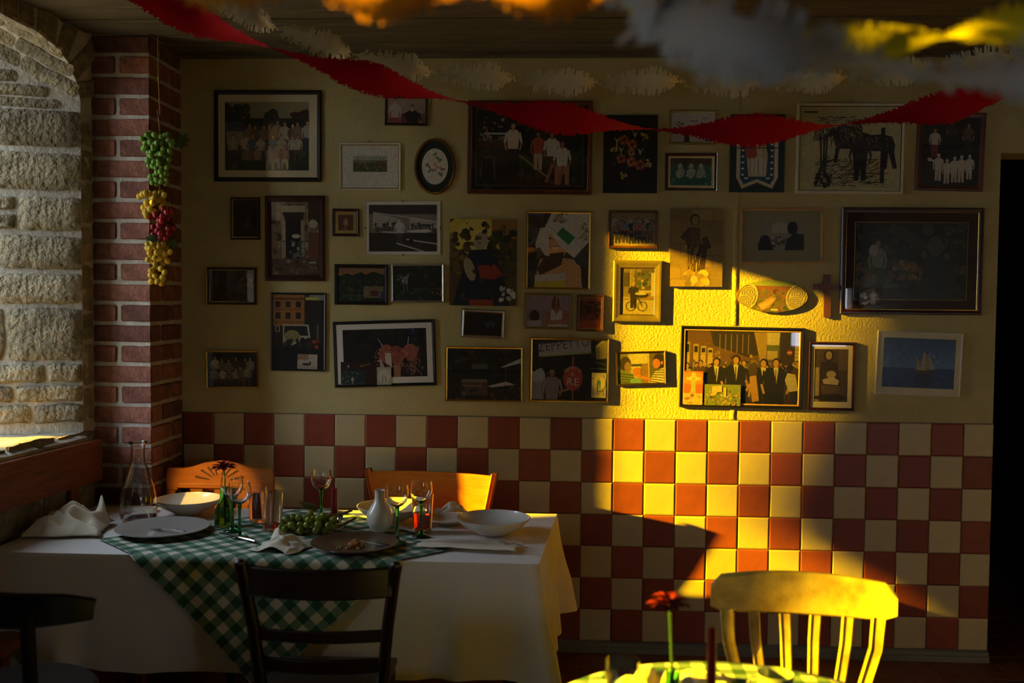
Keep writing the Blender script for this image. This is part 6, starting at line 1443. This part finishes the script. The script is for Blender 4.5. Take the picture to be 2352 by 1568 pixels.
garland('paper_garland', 'cream fringed paper garland twisted in short waves under the ceiling', CP, .052, .305, C_cream, phase=1.0, seed=5, fringe=.026, flute=.003, flutter=.3)
YP = [(1.2, -3.3, 3.28), (1.45, -3.29, 2.5), (1.65, -3.28, 2.22), (1.9, -3.28, 2.10), (2.10, -3.28, 2.075), (2.236, -3.28, 2.085), (2.30, -3.28, 2.097), (2.361, -3.28, 2.107), (2.5, -3.28, 2.12), (2.8, -3.3, 2.3), (3.6, -3.4, 2.9), (4.98, -3.5, 3.25)]
garland('paper_garland', 'bright yellow crepe paper garland caught by the sun', YP, .034, .25, C_yel, phase=1.157, seed=7, fringe=.010, tooth=.005, step=.004, flutter=0)
SP = [(0.75, -3.7, 3.28), (1.15, -3.6, 2.5), (1.747, -3.54, 2.089), (1.811, -3.54, 2.051), (1.88, -3.54, 2.027), (1.959, -3.54, 2.009), (2.038, -3.54, 1.993), (2.117, -3.54, 1.978), (2.194, -3.54, 1.972), (2.271, -3.54, 1.977), (2.373, -3.54, 2.002), (3.2, -3.65, 2.5), (4.98, -3.9, 3.25)]
garland('paper_garland', 'silvery blue paper garland with long ragged fringe', SP, .058, .45, C_sil, phase=.3, seed=9, fringe=.032, tooth=.009, step=.004)
OP = [(.3, -3.6, 3.28), (.9, -3.55, 2.35), (1.15, -3.5, 2.13), (1.36, -3.48, 2.10), (1.55, -3.48, 2.095), (1.75, -3.48, 2.105), (1.95, -3.5, 2.2), (2.5, -3.6, 2.7), (4.98, -4.0, 3.28)]
garland('paper_garland', 'amber yellow fringed paper garland strung high under the ceiling', OP, .036, .22, C_or, phase=.2, seed=11, fringe=.016, tooth=.006, step=.004)

# ------------------------------------------------------------------ artificial grapes hanging at the pillar corner
hg = thing('hanging_grapes', 'string of artificial green, yellow and red grapes by the brick pillar', 'ornament', (-.095, -.425, 1.735))
O_ = Vector((-.095, -.425, 1.735))
m = MB(); m.tube([Vector((-.096, -.425, 2.855))-O_, Vector((-.094, -.425, 2.66))-O_, Vector((-.088, -.425, 2.5))-O_], .0022, 6); m.sphere(Vector((-.094, -.425, 2.66))-O_, .006, 8, 6); m.build('string', mat('jute_string', hx('9a7a44'), .9), hg, smooth=True)
m = MB(); m.tube([Vector((-.098, -.425, 2.52))-O_, Vector((-.09, -.425, 2.46))-O_, Vector((-.085, -.425, 2.40))-O_, Vector((-.09, -.425, 2.2))-O_, Vector((-.095, -.425, 2.0))-O_, Vector((-.095, -.425, 1.8))-O_], [.003, .004, .005, .003, .003, .002], 7)
m.tube([Vector((-.085, -.425, 2.41))-O_, Vector((-.05, -.425, 2.40))-O_, Vector((.0, -.42, 2.375))-O_, Vector((.035, -.42, 2.365))-O_], [.002, .002, .0015, .001], 5)
m.tube([Vector((-.085, -.425, 2.41))-O_, Vector((-.07, -.425, 2.45))-O_, Vector((-.075, -.425, 2.475))-O_], [.002, .002, .001], 5); m.tube([Vector((-.09, -.43, 2.39))-O_, Vector((-.14, -.44, 2.37))-O_, Vector((-.175, -.44, 2.34))-O_], [.002, .002, .001], 5)
m.build('twig', M_twig, hg, smooth=True)
def cluster(nm, mt, c, rad, n, r, seed, taper=.0):
    gm_ = MB(); gm_.sphere((0, 0, 0), r, 12, 9, sc=(1, 1, 1.15)); me = gm_.mesh(nm, mt, smooth='all'); rs = random.Random(seed); got = []; tr = 0; st = MB()
    while len(got) < n and tr < 12000:
        tr += 1; p = Vector((rs.uniform(-1, 1), rs.uniform(-1, 1), rs.uniform(-1, 1)))
        k = 1-taper*(1-(p.z+1)/2)
        if (p.x/k)**2+(p.y/k)**2 > 1 or p.length > 1.25: continue
        q = Vector((p.x*rad[0], p.y*rad[1], p.z*rad[2]))+Vector(c)-O_
        if all((q-g).length > r*1.55 for g in got): got.append(q)
    for q in got:
        obj('grape', me, hg, q, (rs.uniform(-.5, .5), rs.uniform(-.5, .5), 0)); st.tube([q+Vector((0, 0, r)), (Vector(c)-O_)*.6+q*.4+Vector((0, 0, r*1.8))], .0009, 4)
    st.build('grape_stalks', mat('stalk_green', hx('5c6a2c'), .6), hg)
cluster('grape', mat('green_plastic_grape', hx('84ae48'), .3, var=.2, vscale=20, rnd=.25, sss=.2), (-.095, -.43, 2.30), (.078, .055, .115), 95, .0115, 21, .55)
cluster('grape', mat('yellow_plastic_grape', hx('e0b838'), .25, var=.15, vscale=20, rnd=.2, sss=.2), (-.118, -.44, 2.105), (.065, .05, .055), 34, .0135, 22, .1)
cluster('grape', mat('red_plastic_grape', hx('9c242a'), .22, var=.2, vscale=20, rnd=.3, sss=.1), (-.075, -.435, 2.015), (.055, .045, .07), 34, .0135, 23, .2)
cluster('grape', MATS['yellow_plastic_grape'], (-.095, -.435, 1.84), (.065, .045, .095), 46, .0125, 24, .5)
for p, r_ in (((-.14, -.47, 1.955), (.5, .3, .2)), ((-.02, -.43, 2.39), (1.2, .4, .3)), ((-.02, -.43, 1.95), (.9, .5, 2.8))):
    obj('leaf', leaf_mesh(.06), hg, Vector(p)-O_, r_)
